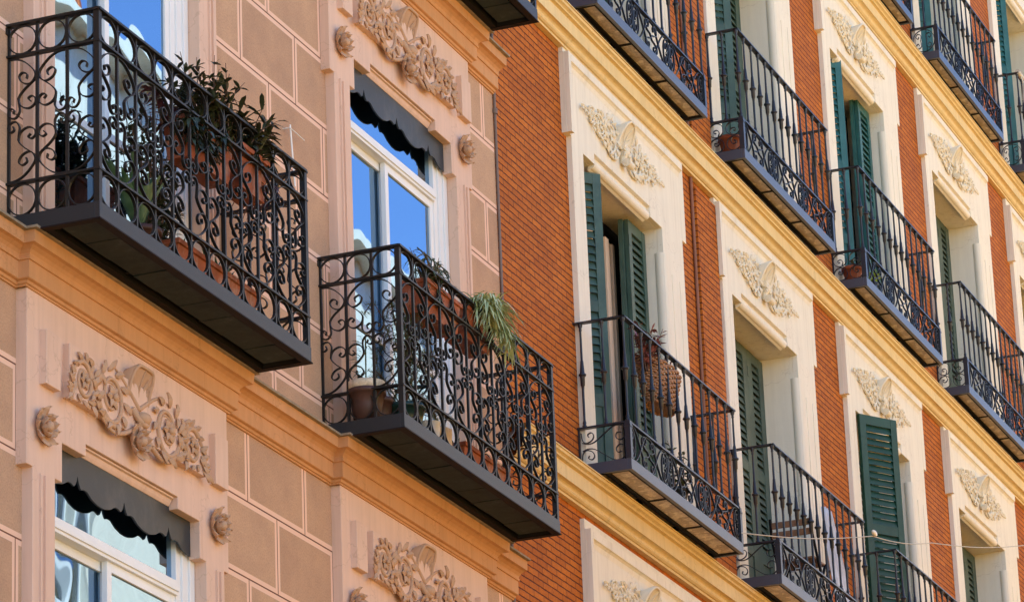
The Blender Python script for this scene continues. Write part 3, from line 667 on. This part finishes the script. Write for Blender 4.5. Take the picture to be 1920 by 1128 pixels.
# R balcony -----------------------------------------------------------------
RX0_, RX1_ = 3.033, 5.645; RSZ, RRZ, RPZ = -4.980, -3.868, -4.690
def baluster_mesh():
    H = RRZ - 0.012 - RPZ; P = [(0.019, 0), (0.019, 0.012), (0.012, 0.018), (0.015, 0.035), (0.011, 0.05), (0.0095, 0.06), (0.0105, H * .36), (0.013, H * .40), (0.017, H * .405), (0.0195, H * .485),
             (0.022, H * .492), (0.028, H * .497), (0.031, H * .505), (0.028, H * .513), (0.020, H * .52), (0.0185, H * .53), (0.0125, H * .635), (0.0095, H * .65), (0.0085, H - 0.06), (0.012, H - 0.05), (0.010, H - 0.035), (0.017, H - 0.02), (0.019, H - 0.004), (0.019, H)]
    me = MB().lathe(P, 0, 0, 0, 8); return me
def R_balcony(parent, loc, D, kind):
    s_ = MB(); t = 0.03; z = RSZ; d = D
    s_.box(RX0_, RX1_, -d, -d + t, z - 0.087, z); s_.box(RX0_, RX0_ + t, -d + t, 0, z - 0.087, z); s_.box(RX1_ - t, RX1_, -d + t, 0, z - 0.087, z)
    b = s_.build('balcony', M['steelf'], parent, loc, bevel=0.002)
    m = MB(); m.box(RX0_ + t, RX1_ - t, -d + t, 0, z - 0.035, z - 0.002)
    yb = -d * 0.50
    m.box(RX0_ + t, RX1_ - t, yb - 0.02, yb + 0.02, z - 0.088, z - 0.036); m.box(RX0_ + t, RX1_ - t, -0.03, 0, z - 0.088, z - 0.036)
    m.box(RX0_ + t, RX1_ - t, -d + t, -d + 0.045, z - 0.086, z - 0.036)
    for k in (0, 1, 2, 3): xx = RX0_ + t + 0.02 + (RX1_ - RX0_ - 2 * t - .04) * k / 3; m.box(xx - 0.018, xx + 0.018, -d + 0.045, -0.03, z - 0.080, z - 0.036)
    m.build('deck', M['dark'], b)
    m = MB()
    for k in range(3):
        xa = RX0_ + t + 0.038 + (RX1_ - RX0_ - 2 * t - .04) * k / 3; L = ((RX1_ - RX0_ - 2 * t - .04) / 3 - 0.036)
        for q in range(3):
            m.box(xa + L * q / 3 + 0.002, xa + L * (q + 1) / 3 - 0.002, -d + 0.046, yb - 0.021, z - 0.076, z - 0.0355); m.box(xa + L * q / 3 + 0.002, xa + L * (q + 1) / 3 - 0.002, yb + 0.021, -0.031, z - 0.052, z - 0.0355)
    m.build('soffit_tiles', M['tile'], b)
    W = RX1_ - RX0_ - 0.04; Ws = d - 0.02
    TF = lambda u, n_, v: (RX0_ + 0.02 + u, -d + 0.02 + n_, v)
    TSL = lambda u, n_, v: (RX0_ + 0.02 + n_, -d + 0.02 + u, v); TSR = lambda u, n_, v: (RX1_ - 0.02 + n_, -d + 0.02 + u, v)
    for T, Wd in ((TF, W), (TSL, Ws), (TSR, Ws)):
        m = MB(); m.box(-0.022, Wd, -0.022, 0.022, RRZ - 0.012, RRZ, T); m.build('handrail', M['steel'], b)
        m = MB(); m.box(-0.022, Wd, -0.018, 0.018, RPZ - 0.014, RPZ, T); m.build('lower_rail', M['steel'], b)
    bm_ = baluster_mesh(); first = None
    n = 13
    spots = [(TF(W * k / n, 0, 0)) for k in range(0, n + 1)] + [T(Ws * f, 0, 0) for T in (TSL, TSR) for f in (0.43, 0.86)]
    for x, y, _ in spots:
        if first is None: first = bm_.build('baluster', M['steel'], b, (x, y, RPZ))
        else:
            c = first.copy(); COL.objects.link(c); c.parent = b; c.location = (x, y, RPZ)
    for x in (RX0_ + 0.02, RX1_ - 0.02):
        m = MB(); m.box(x - 0.022, x + 0.022, -d - 0.002, -d + 0.042, z, RPZ - 0.0141); m.box(x - 0.026, x + 0.026, -d - 0.006, -d + 0.046, RPZ - 0.045, RPZ - 0.030); m.build('corner_post', M['steel'], b)
    # lower scroll panels
    h = RPZ - 0.014 - z
    def panel(T, Wd, curves, reps, nm='scrollwork'):
        m = MB(); cw = Wd / reps
        for r in range(reps):
            for crv in curves:
                for mu in (0, 1) if crv[0] else (0,):
                    for mv in (0, 1):
                        pts = [(((1 - u) if mu else u) * cw + r * cw, z + ((1 - v) if mv else v) * h) for u, v in cr(crv[1], 3)]
                        m.strip(pts, 0.0055, 0.016, T)
        m.build(nm, M['steel'], b)
    F = [(True, [(0.01, .5), (0.012, .75), (.05, .93), (.11, .88), (.145, .68), (.15, .5)]),
         (True, [(.075, .52), (.045, .58), (.035, .70), (.055, .80), (.085, .80), (.10, .70), (.085, .62), (.07, .66)]),
         (True, [(.04, .97), (.13, .97), (.20, .84), (.28, .58), (.36, .26), (.43, .05), (.50, .03)]),
         (True, [(.50, .50), (.47, .58), (.40, .62), (.345, .72), (.355, .88), (.40, .93), (.44, .85), (.43, .74), (.405, .76)]),
         ]
    panel(TF, W, F, 3)
    if kind == 1:
        S = [(False, [(.21, .76), (.19, .83), (.26, .88), (.31, .79), (.27, .66), (.15, .60), (.08, .70), (.06, .90)]),
             (False, [(.08, .62), (.18, .57), (.32, .6), (.5, .78), (.7, .97), (.86, .97), (.96, .82), (.93, .64), (.83, .56), (.75, .65), (.77, .77), (.86, .77)])]
    elif kind == 3:
        S = [(False, [(.5 + .42 * cos(a), .5 + .45 * sin(a)) for a in [pi * k / 8 for k in range(9)]]), (True, [(.62, .5), (.60, .72), (.72, .80), (.80, .68), (.72, .60), (.68, .68)])]
    else:
        S = [(True, [(.25 + .21 * cos(a), .75 + .23 * sin(a)) for a in [2 * pi * k / 12 for k in range(13)]]), (True, [(.30, .55), (.34, .66), (.28, .76), (.19, .74), (.20, .66), (.25, .68)])]
    for T in (TSL, TSR):                                 # local u runs from the corner to the wall
        panel((lambda u, n_, v, T=T: T(Ws - u, n_, v)), Ws, S, 1)
        m = MB(); m.box(Ws - 0.014, Ws - 0.002, -0.01, 0.01, z, RPZ, T); m.build('wall_bar', M['steel'], b)
    return b
# shutters --------------------------------------------------------------------
def shutter_mesh(wd, h=2.52, th=0.036, st=0.072):
    m = MB(); m.box(0, st, 0, th, 0, h); m.box(wd - st, wd, 0, th, 0, h)
    rails = [(0, 0.13), (0.62, 0.10), (1.38, 0.09), (h - 0.09, 0.09)]
    for z, hh in rails: m.box(st, wd - st, 0.002, th - 0.002, z, z + hh)
    m.box(st, wd - st, th * 0.35, th * 0.65, 0.13, 0.62)
    for z0, z1 in ((0.72, 1.38), (1.47, h - 0.09)):
        n = int((z1 - z0) / 0.062); p = (z1 - z0) / n
        for k in range(n):
            zc = z0 + p * (k + 0.5); a = 0.034; c = [(0.001, zc - a), (0.010, zc - a), (th - 0.001, zc + a - 0.010), (th - 0.011, zc + a - 0.004)]
            m.sweepx([(y, z) for y, z in c], st - 0.004, wd - st + 0.004)
    for z in (0.3, 1.3, 2.3): m.box(-0.004, 0.03, -0.004, 0.0, z, z + 0.09)
    return m
SH = {}
def shutter(parent, x, y, ang, mat, wd=0.45, z=-4.97, h=2.52, label=None):
    key = (wd, mat, h)
    if key not in SH:
        o = shutter_mesh(wd, h, st=(0.072 if h < 2.53 else 0.125)).build('shutter', M[mat], parent, (x, y, z), bevel=0.0); SH[key] = o
    else:
        o = SH[key].copy(); COL.objects.link(o); o.parent = parent; o.location = (x, y, z)
    o.rotation_euler = (0, 0, ang)
    if label: o['label'] = label
    return o
def door(parent, loc, style, mat):
    m = MB(); y = 0.335
    m.box(3.335, 5.15, y, y + 0.05, -2.52, -2.405); m.box(3.335, 3.43, y, y + 0.05, -5.0, -2.52); m.box(5.055, 5.15, y, y + 0.05, -5.0, -2.52)
    d = m.build('balcony_door', M['dark'] if style == 'open' else M[mat], parent, loc, bevel=0.003)
    xm = 4.2425
    if style == 'open':
        q = MB(); q.box(4.62, 4.70, 0.26, 0.334, -5.0, -2.60); q.box(4.71, 4.80, 0.285, 0.334, -5.0, -2.62); q.box(4.81, 4.86, 0.27, 0.334, -5.0, -2.60); q.box(3.9, 4.62, 0.30, 0.334, -2.68, -2.60); q.build('door_jamb', M['jamb'], d, bevel=0.003)
    for a, b in ((3.43, xm), (xm, 5.055)):
        s_ = MB(); s_.box(a, a + 0.08, y + 0.02, y + 0.06, -5.0, -2.52); s_.box(b - 0.08, b, y + 0.02, y + 0.06, -5.0, -2.52); s_.box(a + .08, b - .08, y + 0.02, y + 0.06, -2.62, -2.52); s_.box(a + .08, b - .08, y + 0.02, y + 0.06, -5.0, -4.4)
        s_.build('sash', M['wood'], d, bevel=0.003); MB().box(a + 0.08, b - 0.08, y + 0.035, y + 0.041, -4.4, -2.62).build('pane', M['glassd'], d)
    if style == 'open' :
        shutter(d, 3.36, 0.245, radians(-40), mat, z=-5.0 + 0.035)
        shutter(d, 4.73, 0.10, 0, mat, wd=0.40, z=-5.0 + 0.035); shutter(d, 4.735, 0.142, radians(-2), mat, wd=0.40, z=-5.0 + 0.035)
        shutter(d, 5.10, 0.19, radians(182), mat, wd=0.40, z=-5.0 + 0.035 )
    if style in ('closed', 'ajar', 'swung'):
        for k in range(4): shutter(d, 3.345 + 0.451 * k, 0.285, 0, mat, z=-5.0 + 0.02, h=2.55)
    if style == 'ajar': shutter(d, 3.36, 0.225, radians(-42), mat, z=-5.0 + 0.035)
    if style == 'swung': shutter(d, 3.35, -0.075, radians(-33), 'greend', wd=0.45, z=-5.0 + 0.04, label='dark green louvred shutter leaf swung out over the balcony')
    return d
S0 = R_surround(Rb, RO); O0 = R_ornament(Rb, RO)
styles = {(0, 1): ('open', 'green'), (1, 1): ('closed', 'greengrey'), (2, 1): ('swung', 'greengrey'), (3, 1): ('closed', 'greengrey'), (1, 2): ('ajar', 'green'), (2, 2): ('open', 'teal'),
          (3, 2): ('closed', 'greengrey'), (4, 2): ('closed', 'green'), (3, 3): ('ajar', 'teal'), (4, 3): ('ajar', 'teal')}
for (i, j) in RB:
    dl = (i * WR, 0, j * HR + RZ[j])
    if (i, j) == (0, 1):
        S0.location = Vector(RO) + Vector(dl); O0.location = Vector(RO) + Vector(dl)
for (i, j) in RB:
    if (i, j) != (0, 1):
        dl = (i * WR, 0, (j - 1) * HR + RZ[j]); copy_tree(S0, Rb, dl); copy_tree(O0, Rb, dl)
    st, mt = styles.get((i, j), ('closed', 'green'))
    door(Rb, Vector(RO) + Vector((i * WR, 0, j * HR)), st, mt)
proto = {}
for (i, j) in [(0, 1), (1, 1), (2, 1), (3, 1), (0, 2), (1, 2), (2, 2), (3, 2), (4, 2), (1, 3), (2, 3), (3, 3), (4, 3), (5, 3)]:
    D = {1: 0.4145, 2: 0.3275, 3: 0.2975}[j]; dz = {1: 0, 2: 0.048, 3: 0.025}[j]
    if j not in proto: proto[j] = (R_balcony(Rb, Vector(RO) + Vector((i * WR, 0, j * HR + dz)), D, j), i)
    else: copy_tree(proto[j][0], Rb, ((i - proto[j][1]) * WR, 0, 0))

# ================================================================ OPPOSITE SIDE OF THE STREET
def opposite(name, label, x0, x1, top, mat, seed, gable=None):
    base = ((x0 + x1) / 2, -12.6, 0); ob = thing(name, label, 'building', base, 'houses across the street'); lo = world_to(base); y = -12.5
    hs = []; nx = int((x1 - x0) / 2.9); rr = random.Random(seed)
    for k in range(nx):
        xc = x0 + (k + 0.5) * (x1 - x0) / nx
        z = -ZO + 1.0
        while z + 3.2 < top - 0.6: hs.append((xc - 0.55, xc + 0.55, z, z + 2.1)); z += 3.4
    split = min(0.2, top - 0.5); m = MB(); wall_cells(m, x0, x1, split, top, [h for h in hs if h[2] > split], y - 0.4, y); m.build('wall', mat, ob, lo)
    m = MB(); wall_cells(m, x0, x1, -ZO, split, [h for h in hs if h[2] < split], y - 0.4, y); m.box(x0, x1, y, y + 0.12, split - 0.12, split + 0.06); m.build('lower_wall', M['opp2'], ob, lo)  # unseen lower storeys, made ochre to bounce warm light on the facades
    m = MB(); f = MB(); sh_ = MB()
    for a, b, c, d in hs:
        f.box(a, a + 0.06, y - 0.2, y - 0.14, c, d); f.box(b - 0.06, b, y - 0.2, y - 0.14, c, d); f.box((a + b) / 2 - 0.04, (a + b) / 2 + 0.04, y - 0.2, y - 0.14, c, d); m.box(a, b, y - 0.19, y - 0.185, c, d)
        f.box(a - 0.12, b + 0.12, y, y + 0.06, c - 0.12, c)
    m.build('pane', M['glassd'], ob, lo); f.build('window_frame', M['white'], ob, lo)
    m = MB(); m.box(x0, x1, y - 8, y - 0.45, -ZO, top - 0.3); m.build('core', M['room'], ob, lo)
    m = MB(); m.box(x0 - 0.1, x1 + 0.1, y - 8, y + 0.35, top, top + 0.22); m.build('roof', mat, ob, lo)
    return ob, lo
opposite('townhouse', 'unseen ochre rendered house nearly opposite the salmon building, kept low to let sky light in', -3, 14, 0.6, M['opp2'], 3)  # unseen, shaped low so sky light reaches the salmon building
ob, lo = opposite('townhouse', 'white rendered house across the street with orange attic, seen only in window reflections', 14, 24.5, 10.9, M['opp'], 1)
m = MB(); m.box(17.2, 20.0, -13.6, -12.75, 11.13, 12.0); m.build('attic', M['rooft'], ob, lo)
ob, lo = opposite('townhouse', 'pale house farther along the street with stepped parapet, seen only in window reflections', 24.5, 75, 10.7, M['opp'], 2)
m = MB(); m.prism([(25, 10.9), (25, 11.6), (28.2, 11.7), (30.0, 11.1), (30.6, 10.9)], -13.3, -12.9); m.build('parapet', M['opp'], ob, lo)

# ================================================================ THINGS ON THE BALCONIES
def at(x, y, z): return (x, y, z + ZO)
def pot(name, label, cat, x, y, z, r, h, mat, group=None, taper=0.72, rim=0.03):
    t = thing(name, label, cat, at(x, y, z), group or 'pots standing on the balcony floors')
    m = MB().lathe([(r * taper * 0.3, 0), (r * taper, 0), (r * (taper + 1) / 2, h * 0.5), (r, h - rim), (r * 1.08, h - rim), (r * 1.1, h), (r * 0.95, h), (r * 0.93, h - 0.03), (0.001, h - 0.03)], 0, 0, 0, 18)
    m.build('pot', M[mat], t)
    MB().lathe([(r * 0.93, h - 0.034), (0.001, h - 0.02)], 0, 0, 0, 12).build('soil', M['soil'], t)
    return t
def planter(label, x, y, z, L, wd, h, mat='pot', name='potted_plant', group=None):
    t = thing(name, label, 'planter', at(x, y, z), group or 'terracotta planters on the scrollwork balconies'); m = MB(); k = 0.82
    def ring(a, b, zz): return [(-a / 2, -b / 2, zz), (a / 2, -b / 2, zz), (a / 2, b / 2, zz), (-a / 2, b / 2, zz)]
    m.loft([ring(L * 0.93, wd * k, 0), ring(L, wd, h - 0.03), ring(L + 0.03, wd + 0.03, h - 0.03), ring(L + 0.03, wd + 0.03, h), ring(L - 0.02, wd - 0.02, h), ring(L - 0.02, wd - 0.02, h - 0.04)], smooth=False)
    m.build('planter_box', M[mat], t, bevel=0.004); return t
def leafy(t, mat, n, c, R, ll, lw, rr, droop=0.3, stems=8, name='foliage'):
    m = MB(); s_ = MB()
    for q in range(stems):
        a = rr.uniform(0, 2 * pi); tip = Vector(c) + Vector((cos(a) * R[0] * rr.uniform(.3, 1), sin(a) * R[1] * rr.uniform(.3, 1), rr.uniform(0.2, 1) * R[2]))
        b = Vector((c[0] + rr.uniform(-.5, .5) * R[0], c[1] + rr.uniform(-.3, .3) * R[1], c[2] - 0.05)); mid = (b + tip) / 2 + Vector((0, 0, 0.05)); P = cr([b, mid, tip], 4); s_.tube(P, [0.005 - 0.0004 * i for i in range(len(P))], 4)
        for k in range(n // stems):
            f = rr.uniform(0.15, 1); p = P[min(len(P) - 1, int(f * (len(P) - 1)))]; d = Vector((rr.uniform(-1, 1), rr.uniform(-1, 1), rr.uniform(-0.3, 0.9)))
            m.leaf(p, d, ll * rr.uniform(.6, 1.2), lw * rr.uniform(.7, 1.2), droop=droop, seg=3)
    s_.build('stem', M['twig'], t); m.build(name, M[mat], t); return t
rr = random.Random(3)
# --- upper left balcony
t = planter('long terracotta planter of dark pointed leaves hung inside the upper left scrollwork railing', -4.28, -0.43, -1.60, 0.56, 0.17, 0.25)
leafy(t, 'leafdk', 500, (-0.1, -0.08, 0.12), (0.42, 0.10, 0.16), 0.075, 0.026, rr, 0.9, 26, 'hanging_foliage'); leafy(t, 'leafdk', 1300, (0.10, 0, 0.23), (0.46, 0.20, 0.46), 0.075, 0.026, rr, 0.2, 56); leafy(t, 'leafpurple', 90, (-0.35, 0.02, 0.2), (0.22, 0.1, 0.22), 0.09, 0.03, rr, 0.4, 5, 'purple_foliage')
t = planter('terracotta planter with a spiky purple tinged trailing plant, right one on the upper left railing', -3.74, -0.44, -1.56, 0.36, 0.18, 0.26)
leafy(t, 'leafdk', 380, (0.05, -0.05, 0.22), (0.34, 0.18, 0.34), 0.14, 0.030, rr, 0.35, 22); leafy(t, 'leafpurple', 50, (0.18, -0.03, 0.12), (0.16, 0.08, 0.05), 0.16, 0.018, rr, 1.1, 5, 'trailing_foliage')
t = planter('long orange terracotta trough on the floor of the upper left balcony', -4.13, -0.38, LSZ + HL, 1.05, 0.20, 0.17, group=None)
m = MB()
for k in range(14):
    a = rr.uniform(0, 2 * pi); m.leaf((rr.uniform(-.35, .35), 0, 0.15), (cos(a) * .5, sin(a) * .3, 1), rr.uniform(.15, .3), 0.02, droop=0.3)
m.build('foliage', M['aloe'], t)
t = pot('potted_plant', 'big agave like plant with broad grey green leaves behind the upper left railing', 'plant', -4.78, -0.30, LSZ + HL, 0.12, 0.20, 'potdk')
m = MB()
for k in range(16):
    a = k * 2.4; m.leaf((0, 0, 0.18), (cos(a) * rr.uniform(.25, .8), sin(a) * .35, 1), rr.uniform(.35, .58), 0.07, droop=0.12, seg=5, fold=0.5)
m.build('foliage', M['aloe'], t)
t = pot('potted_plant', 'tall dark shrub in a black pot on the upper left balcony floor', 'plant', -4.42, -0.26, LSZ + HL, 0.10, 0.18, 'blackpl')
leafy(t, 'leafdk', 800, (-0.1, 0, 0.22), (0.34, 0.16, 0.95), 0.075, 0.024, rr, 0.3, 40)
# --- middle balcony of the salmon building
t = planter('terracotta planter of thin twigs, left one on the middle scrollwork railing', -0.86, -0.44, -1.46, 0.58, 0.18, 0.22)
leafy(t, 'fern', 420, (-0.1, -0.04, 0.16), (0.34, 0.12, 0.26), 0.10, 0.010, rr, 0.7, 26)
m = MB()
for k in range(7): x = rr.uniform(-.3, .25); m.tube(cr([(x, -0.02, 0.2), (x + rr.uniform(-.08, .08), -0.05, 0.33), (x + rr.uniform(-.14, .14), -0.03, 0.43), (x + rr.uniform(-.1, .1), -0.02, 0.45)], 4), 0.005, 5)
m.build('twig', M['leafdk'], t)
t = planter('terracotta planter with a pale striped spider plant spilling over the middle railing', -0.22, -0.43, -1.42, 0.46, 0.18, 0.22)
m = MB()
for k in range(420):
    a = rr.uniform(0, 2 * pi); m.leaf((rr.uniform(-.12, .10), rr.uniform(-.22, -.06), 0.25 + rr.uniform(-.03, .03)), (cos(a), sin(a) * 0.8, rr.uniform(.1, 1.6)), rr.uniform(.14, .25), 0.014, droop=rr.uniform(.5, 1.3), seg=5)
for k in range(170):
    a = rr.uniform(0, 2 * pi); f = rr.random() ** 1.4; m.leaf((0.02 + f * 0.30, -0.16 - 0.03 * f, 0.24 - f * 0.16 + rr.uniform(-.06, .05)), (cos(a), sin(a) * 0.7, rr.uniform(-.2, 0.8)), rr.uniform(.10, .22), 0.014, droop=rr.uniform(.6, 1.2), seg=4)
m.build('foliage', M['leaflt'], t)
t = pot('potted_plant', 'tall feathery asparagus fern behind the corner of the middle railing', 'plant', -1.12, -0.34, LSZ + HL, 0.13, 0.22, 'greenpl')
m = MB(); s_ = MB()
for q in range(34):
    a = rr.uniform(0, 2 * pi); tip = Vector((cos(a) * rr.uniform(.1, .5), sin(a) * rr.uniform(.03, .19), rr.uniform(.35, .98))); P = cr([(0, 0, .2), (tip.x * .3, tip.y * .4, tip.z * .7), tip, tip + Vector((tip.x * .5, 0, -.12))], 5); s_.tube(P, 0.003, 4)
    for p in P[3:]:
        for k in range(9): m.leaf(p, (rr.uniform(-1, 1), rr.uniform(-1, 1), rr.uniform(-.6, .6)), rr.uniform(.03, .065), 0.006, seg=2)
s_.build('stem', M['twig'], t); m.build('foliage', M['fern'], t)
t = pot('flower_pot', 'dark brown pot wrapped with a pale straw band on the middle balcony floor', 'flower pot', -1.56, -0.27, LSZ + HL, 0.115, 0.21, 'potdk')
MB().lathe([(0.10, 0.205), (0.122, 0.21), (0.122, 0.262), (0.10, 0.27), (0.001, 0.265)], 0, 0, 0, 18).build('straw_band', M['straw'], t)
m = MB()
for k in range(60):
    a = rr.uniform(0, 2 * pi); m.leaf((cos(a) * .04, sin(a) * .04, 0.3 + rr.uniform(0, .28)), (cos(a), sin(a), rr.uniform(-.2, .8)), rr.uniform(.05, .10), 0.008, droop=.3)
m.tube([(0, 0, .28), (0.01, 0, .58)], 0.005, 5); m.build('foliage', M['fern'], t)
pot('flower_pot', 'reddish brown glazed pot beside the straw banded pot on the middle balcony', 'flower pot', -1.28, -0.22, LSZ + HL, 0.10, 0.24, 'potdk')
t = thing('bucket', 'small shiny tin bucket near the corner of the middle balcony floor', 'bucket', at(-0.90, -0.42, LSZ + HL))
MB().lathe([(0.04, 0), (0.055, 0), (0.072, 0.16), (0.076, 0.165), (0.068, 0.165), (0.05, 0.02), (0.001, 0.02)], 0, 0, 0, 16).build('body', M['tin'], t)
m = MB(); m.tube(cr([(-0.072, 0, 0.15), (-0.05, 0, 0.21), (0, 0, 0.235), (0.05, 0, 0.21), (0.072, 0, 0.15)], 4), 0.003, 5); m.build('handle', M['tin'], t)
t = thing('paper_bag', 'crumpled kraft paper bag standing beside the tin bucket', 'bag', at(-0.66, -0.42, LSZ + HL))
m = MB(); rings = []
for q in range(6):
    rings.append([(0.065 * cos(2 * pi * k / 14) * (1 + 0.10 * sin(k * 5 + q)), 0.05 * sin(2 * pi * k / 14) * (1 + 0.1 * cos(k * 3 + q)), q * 0.038) for k in range(14)])
m.loft(rings, smooth=False); m.build('body', M['paper'], t)
t = planter('orange terracotta trough on the floor at the middle of the middle balcony', -0.05, -0.38, LSZ + HL, 0.80, 0.20, 0.16)
m = MB()
for k in range(24): a = rr.uniform(0, 2 * pi); m.leaf((rr.uniform(-.35, .35), 0, 0.14), (cos(a) * .6, sin(a) * .3, 1), rr.uniform(.1, .22), 0.012, droop=0.5)
m.build('foliage', M['fern'], t)
# --- brick building
t = thing('hanging_basket', 'brown wicker basket of dusky heather hung on the first brick building railing', 'basket', at(4.15, -0.28, -0.56))
m = MB(); NN = 34; H_ = 0.31
def rad(z): f = z / H_; return (0.22 + 0.17 * f, 0.085 + 0.035 * f)
for q in range(17):
    z = H_ * q / 16; a_, b_ = rad(z); ring = []
    for k in range(NN * 2 + 1):
        a = 2 * pi * k / (NN * 2); wob = 0.007 * (1 if (k // 2 + q) % 2 else -1); ring.append(((a_ + wob) * cos(a), (b_ + wob) * sin(a), z + rr.uniform(-.002, .002)))
    m.tube(ring, 0.0095, 5, cap=False)
for k in range(NN): a = 2 * pi * k / NN; m.tube([(rad(0)[0] * cos(a), rad(0)[1] * sin(a), 0), (rad(H_)[0] * cos(a), rad(H_)[1] * sin(a), H_ + .01)], 0.005, 4)
m.lathe([(0.001, 0.004), (0.22, 0.0)], 0, 0, 0, 16, 0.4); m.build('basket', M['wicker'], t)
leafy(t, 'heather', 620, (-0.26, -0.02, 0.24), (0.30, 0.10, 0.34), 0.060, 0.024, rr, 0.1, 40)
m = MB()
for bx, tx, tz in ((0.02, 0.0, 0.53), (0.1, 0.20, 0.50), (0.14, 0.28, 0.45), (0.18, 0.36, 0.42)):
    P = cr([(bx, 0, 0.3), ((bx + tx) / 2, -0.01, tz - 0.08), (tx, -0.02, tz)], 6); m.tube(P, 0.003, 4)
    for p in P[5:]:
        for k in range(5): m.leaf(p, (rr.uniform(-1, 1), rr.uniform(-1, 1), rr.uniform(0, 1)), 0.022, 0.010, seg=2)
m.build('flower_spike', M['heather'], t)
t = pot('potted_plant', 'small green leafy plant low behind the first brick building balcony panel', 'plant', 4.42, -0.30, RSZ + HR, 0.08, 0.14, 'blackpl')
leafy(t, 'fern', 80, (0.05, 0, 0.14), (0.24, 0.08, 0.38), 0.07, 0.035, rr, 0.2, 9)
t = pot('potted_plant', 'round terracotta pot in the left corner of the second floor balcony nearest the salmon building', 'flower pot', 6.78, -0.16, RSZ + 2 * HR + .048, 0.10, 0.17, 'pot')
t = pot('potted_plant', 'terracotta pot in the left corner of the third upper balcony of the brick building', 'flower pot', 10.36, -0.16, RSZ + 2 * HR + .048, 0.095, 0.15, 'pot')
leafy(t, 'fern', 24, (0, 0, 0.14), (0.06, 0.05, 0.10), 0.05, 0.02, rr, 0.2, 4)
t = pot('potted_plant', 'small lime green leafy plant peeping through the panel of the third upper balcony', 'plant', 10.72, -0.24, RSZ + 2 * HR + .048, 0.06, 0.10, 'blackpl')
leafy(t, 'limeleaf', 36, (0, -0.02, 0.10), (0.10, 0.05, 0.14), 0.07, 0.05, rr, 0.2, 6)
# folding chair
t = thing('folding_chair', 'folding chair with brown wooden slats on the middle balcony of the brick building', 'chair', at(7.66, -0.21, RSZ + HR))
for z in (0.685, 0.600): m = MB(); m.box(-0.010, 0.008, -0.185, 0.175, z, z + 0.055); m.build('back_slat', M['woodslat'], t, bevel=0.003)
for y in (-0.185, 0.175):
    m = MB(); m.tube([(-0.02, y, 0.77), (-0.0, y, 0.60), (0.36, y, 0.0)], 0.012, 6); m.build('leg', M['dark'], t); m = MB(); m.tube([(0.38, y * 0.92, 0.42), (0.02, y * 0.92, 0.0)], 0.012, 6); m.build('leg', M['dark'], t)
m = MB()
for k in range(5): m.box(0.06 + k * 0.07, 0.115 + k * 0.07, -0.17, 0.16, 0.41, 0.425)
m.build('seat', M['woodslat'], t)
# cloth
t = thing('towel', 'pale blue striped towel hanging behind the balusters next to the folding chair', 'towel', at(8.60, -0.26, -1.02))
m = MB(); n = 24
m.loft([[(-0.10 + 0.55 * k / n * (0.35 + 0.65 * (1 - q / 10)) + 0.25 * (1 - q / 10), 0.02 * sin(k * .9 + q * .2), 0.82 * q / 10) for k in range(n + 1)] for q in range(11)], cap=False, closed=False)
cl = m.build('cloth', M['cloth'], t); so = cl.modifiers.new('thick', 'SOLIDIFY'); so.thickness = 0.004
# cable and bulb
t = thing('festoon_cable', 'thin pale cable strung past the balcony fronts with a milky white bulb', 'cable', at(9.35, -0.45, -0.27))
P = []
for (x, z), (x2, z2) in zip([(5.50, -1.233), (9.35, -0.280), (11.40, 0.175), (15.2, 1.11), (19.5, 2.0)][:-1], [(9.35, -0.280), (11.40, 0.175), (15.2, 1.11), (19.5, 2.0)]):
    for k in range(8): f = k / 8; P.append((x + (x2 - x) * f - 9.35, 0, z + (z2 - z) * f + 0.27 - 0.035 * sin(pi * f)))
m = MB(); m.tube(P, 0.0045, 5); m.build('cable', M['rope'], t)
MB().blob((0, -0.02, 0.015), (0.07, 0.018, 0.026), 12, 8).build('bulb', M['bulb'], t)
# tassel tied to the far railing
t = thing('cord_tassel', 'frayed pale cord tassel tied to the far right upper railing', 'cord', at(17.55, -0.29, 7.265))
m = MB()
for k in range(10): a = k * 0.63; m.tube(cr([(0.02 * cos(a), -0.01, -0.02), (0.03 * cos(a) + 0.02, -0.03 + 0.01 * sin(a), -0.12), (0.08 * cos(a) + 0.05, -0.03 + .03 * sin(a), -0.30)], 4), 0.004, 4)
m.tube([(-0.12, -0.0, 0.0), (0.12, 0.0, 0.0)], 0.028, 8); m.build('tassel', M['rope'], t)
# thin wire bracket on the ashlar wall
t = thing('aerial', 'short white rod with a wire on the ashlar wall right of the upper left balcony', 'aerial', at(-2.15, -0.05, -0.60))
m = MB(); m.tube([(0, 0, 0.14), (0.10, 0.02, -0.24)], 0.006, 6); m.tube([(-0.02, -0.01, 0.11), (0.22, 0.0, 0.11)], 0.003, 5); m.tube([(0.0, 0.05, 0.12), (0, 0, 0.12)], 0.004, 5); m.build('rod', M['white'], t)
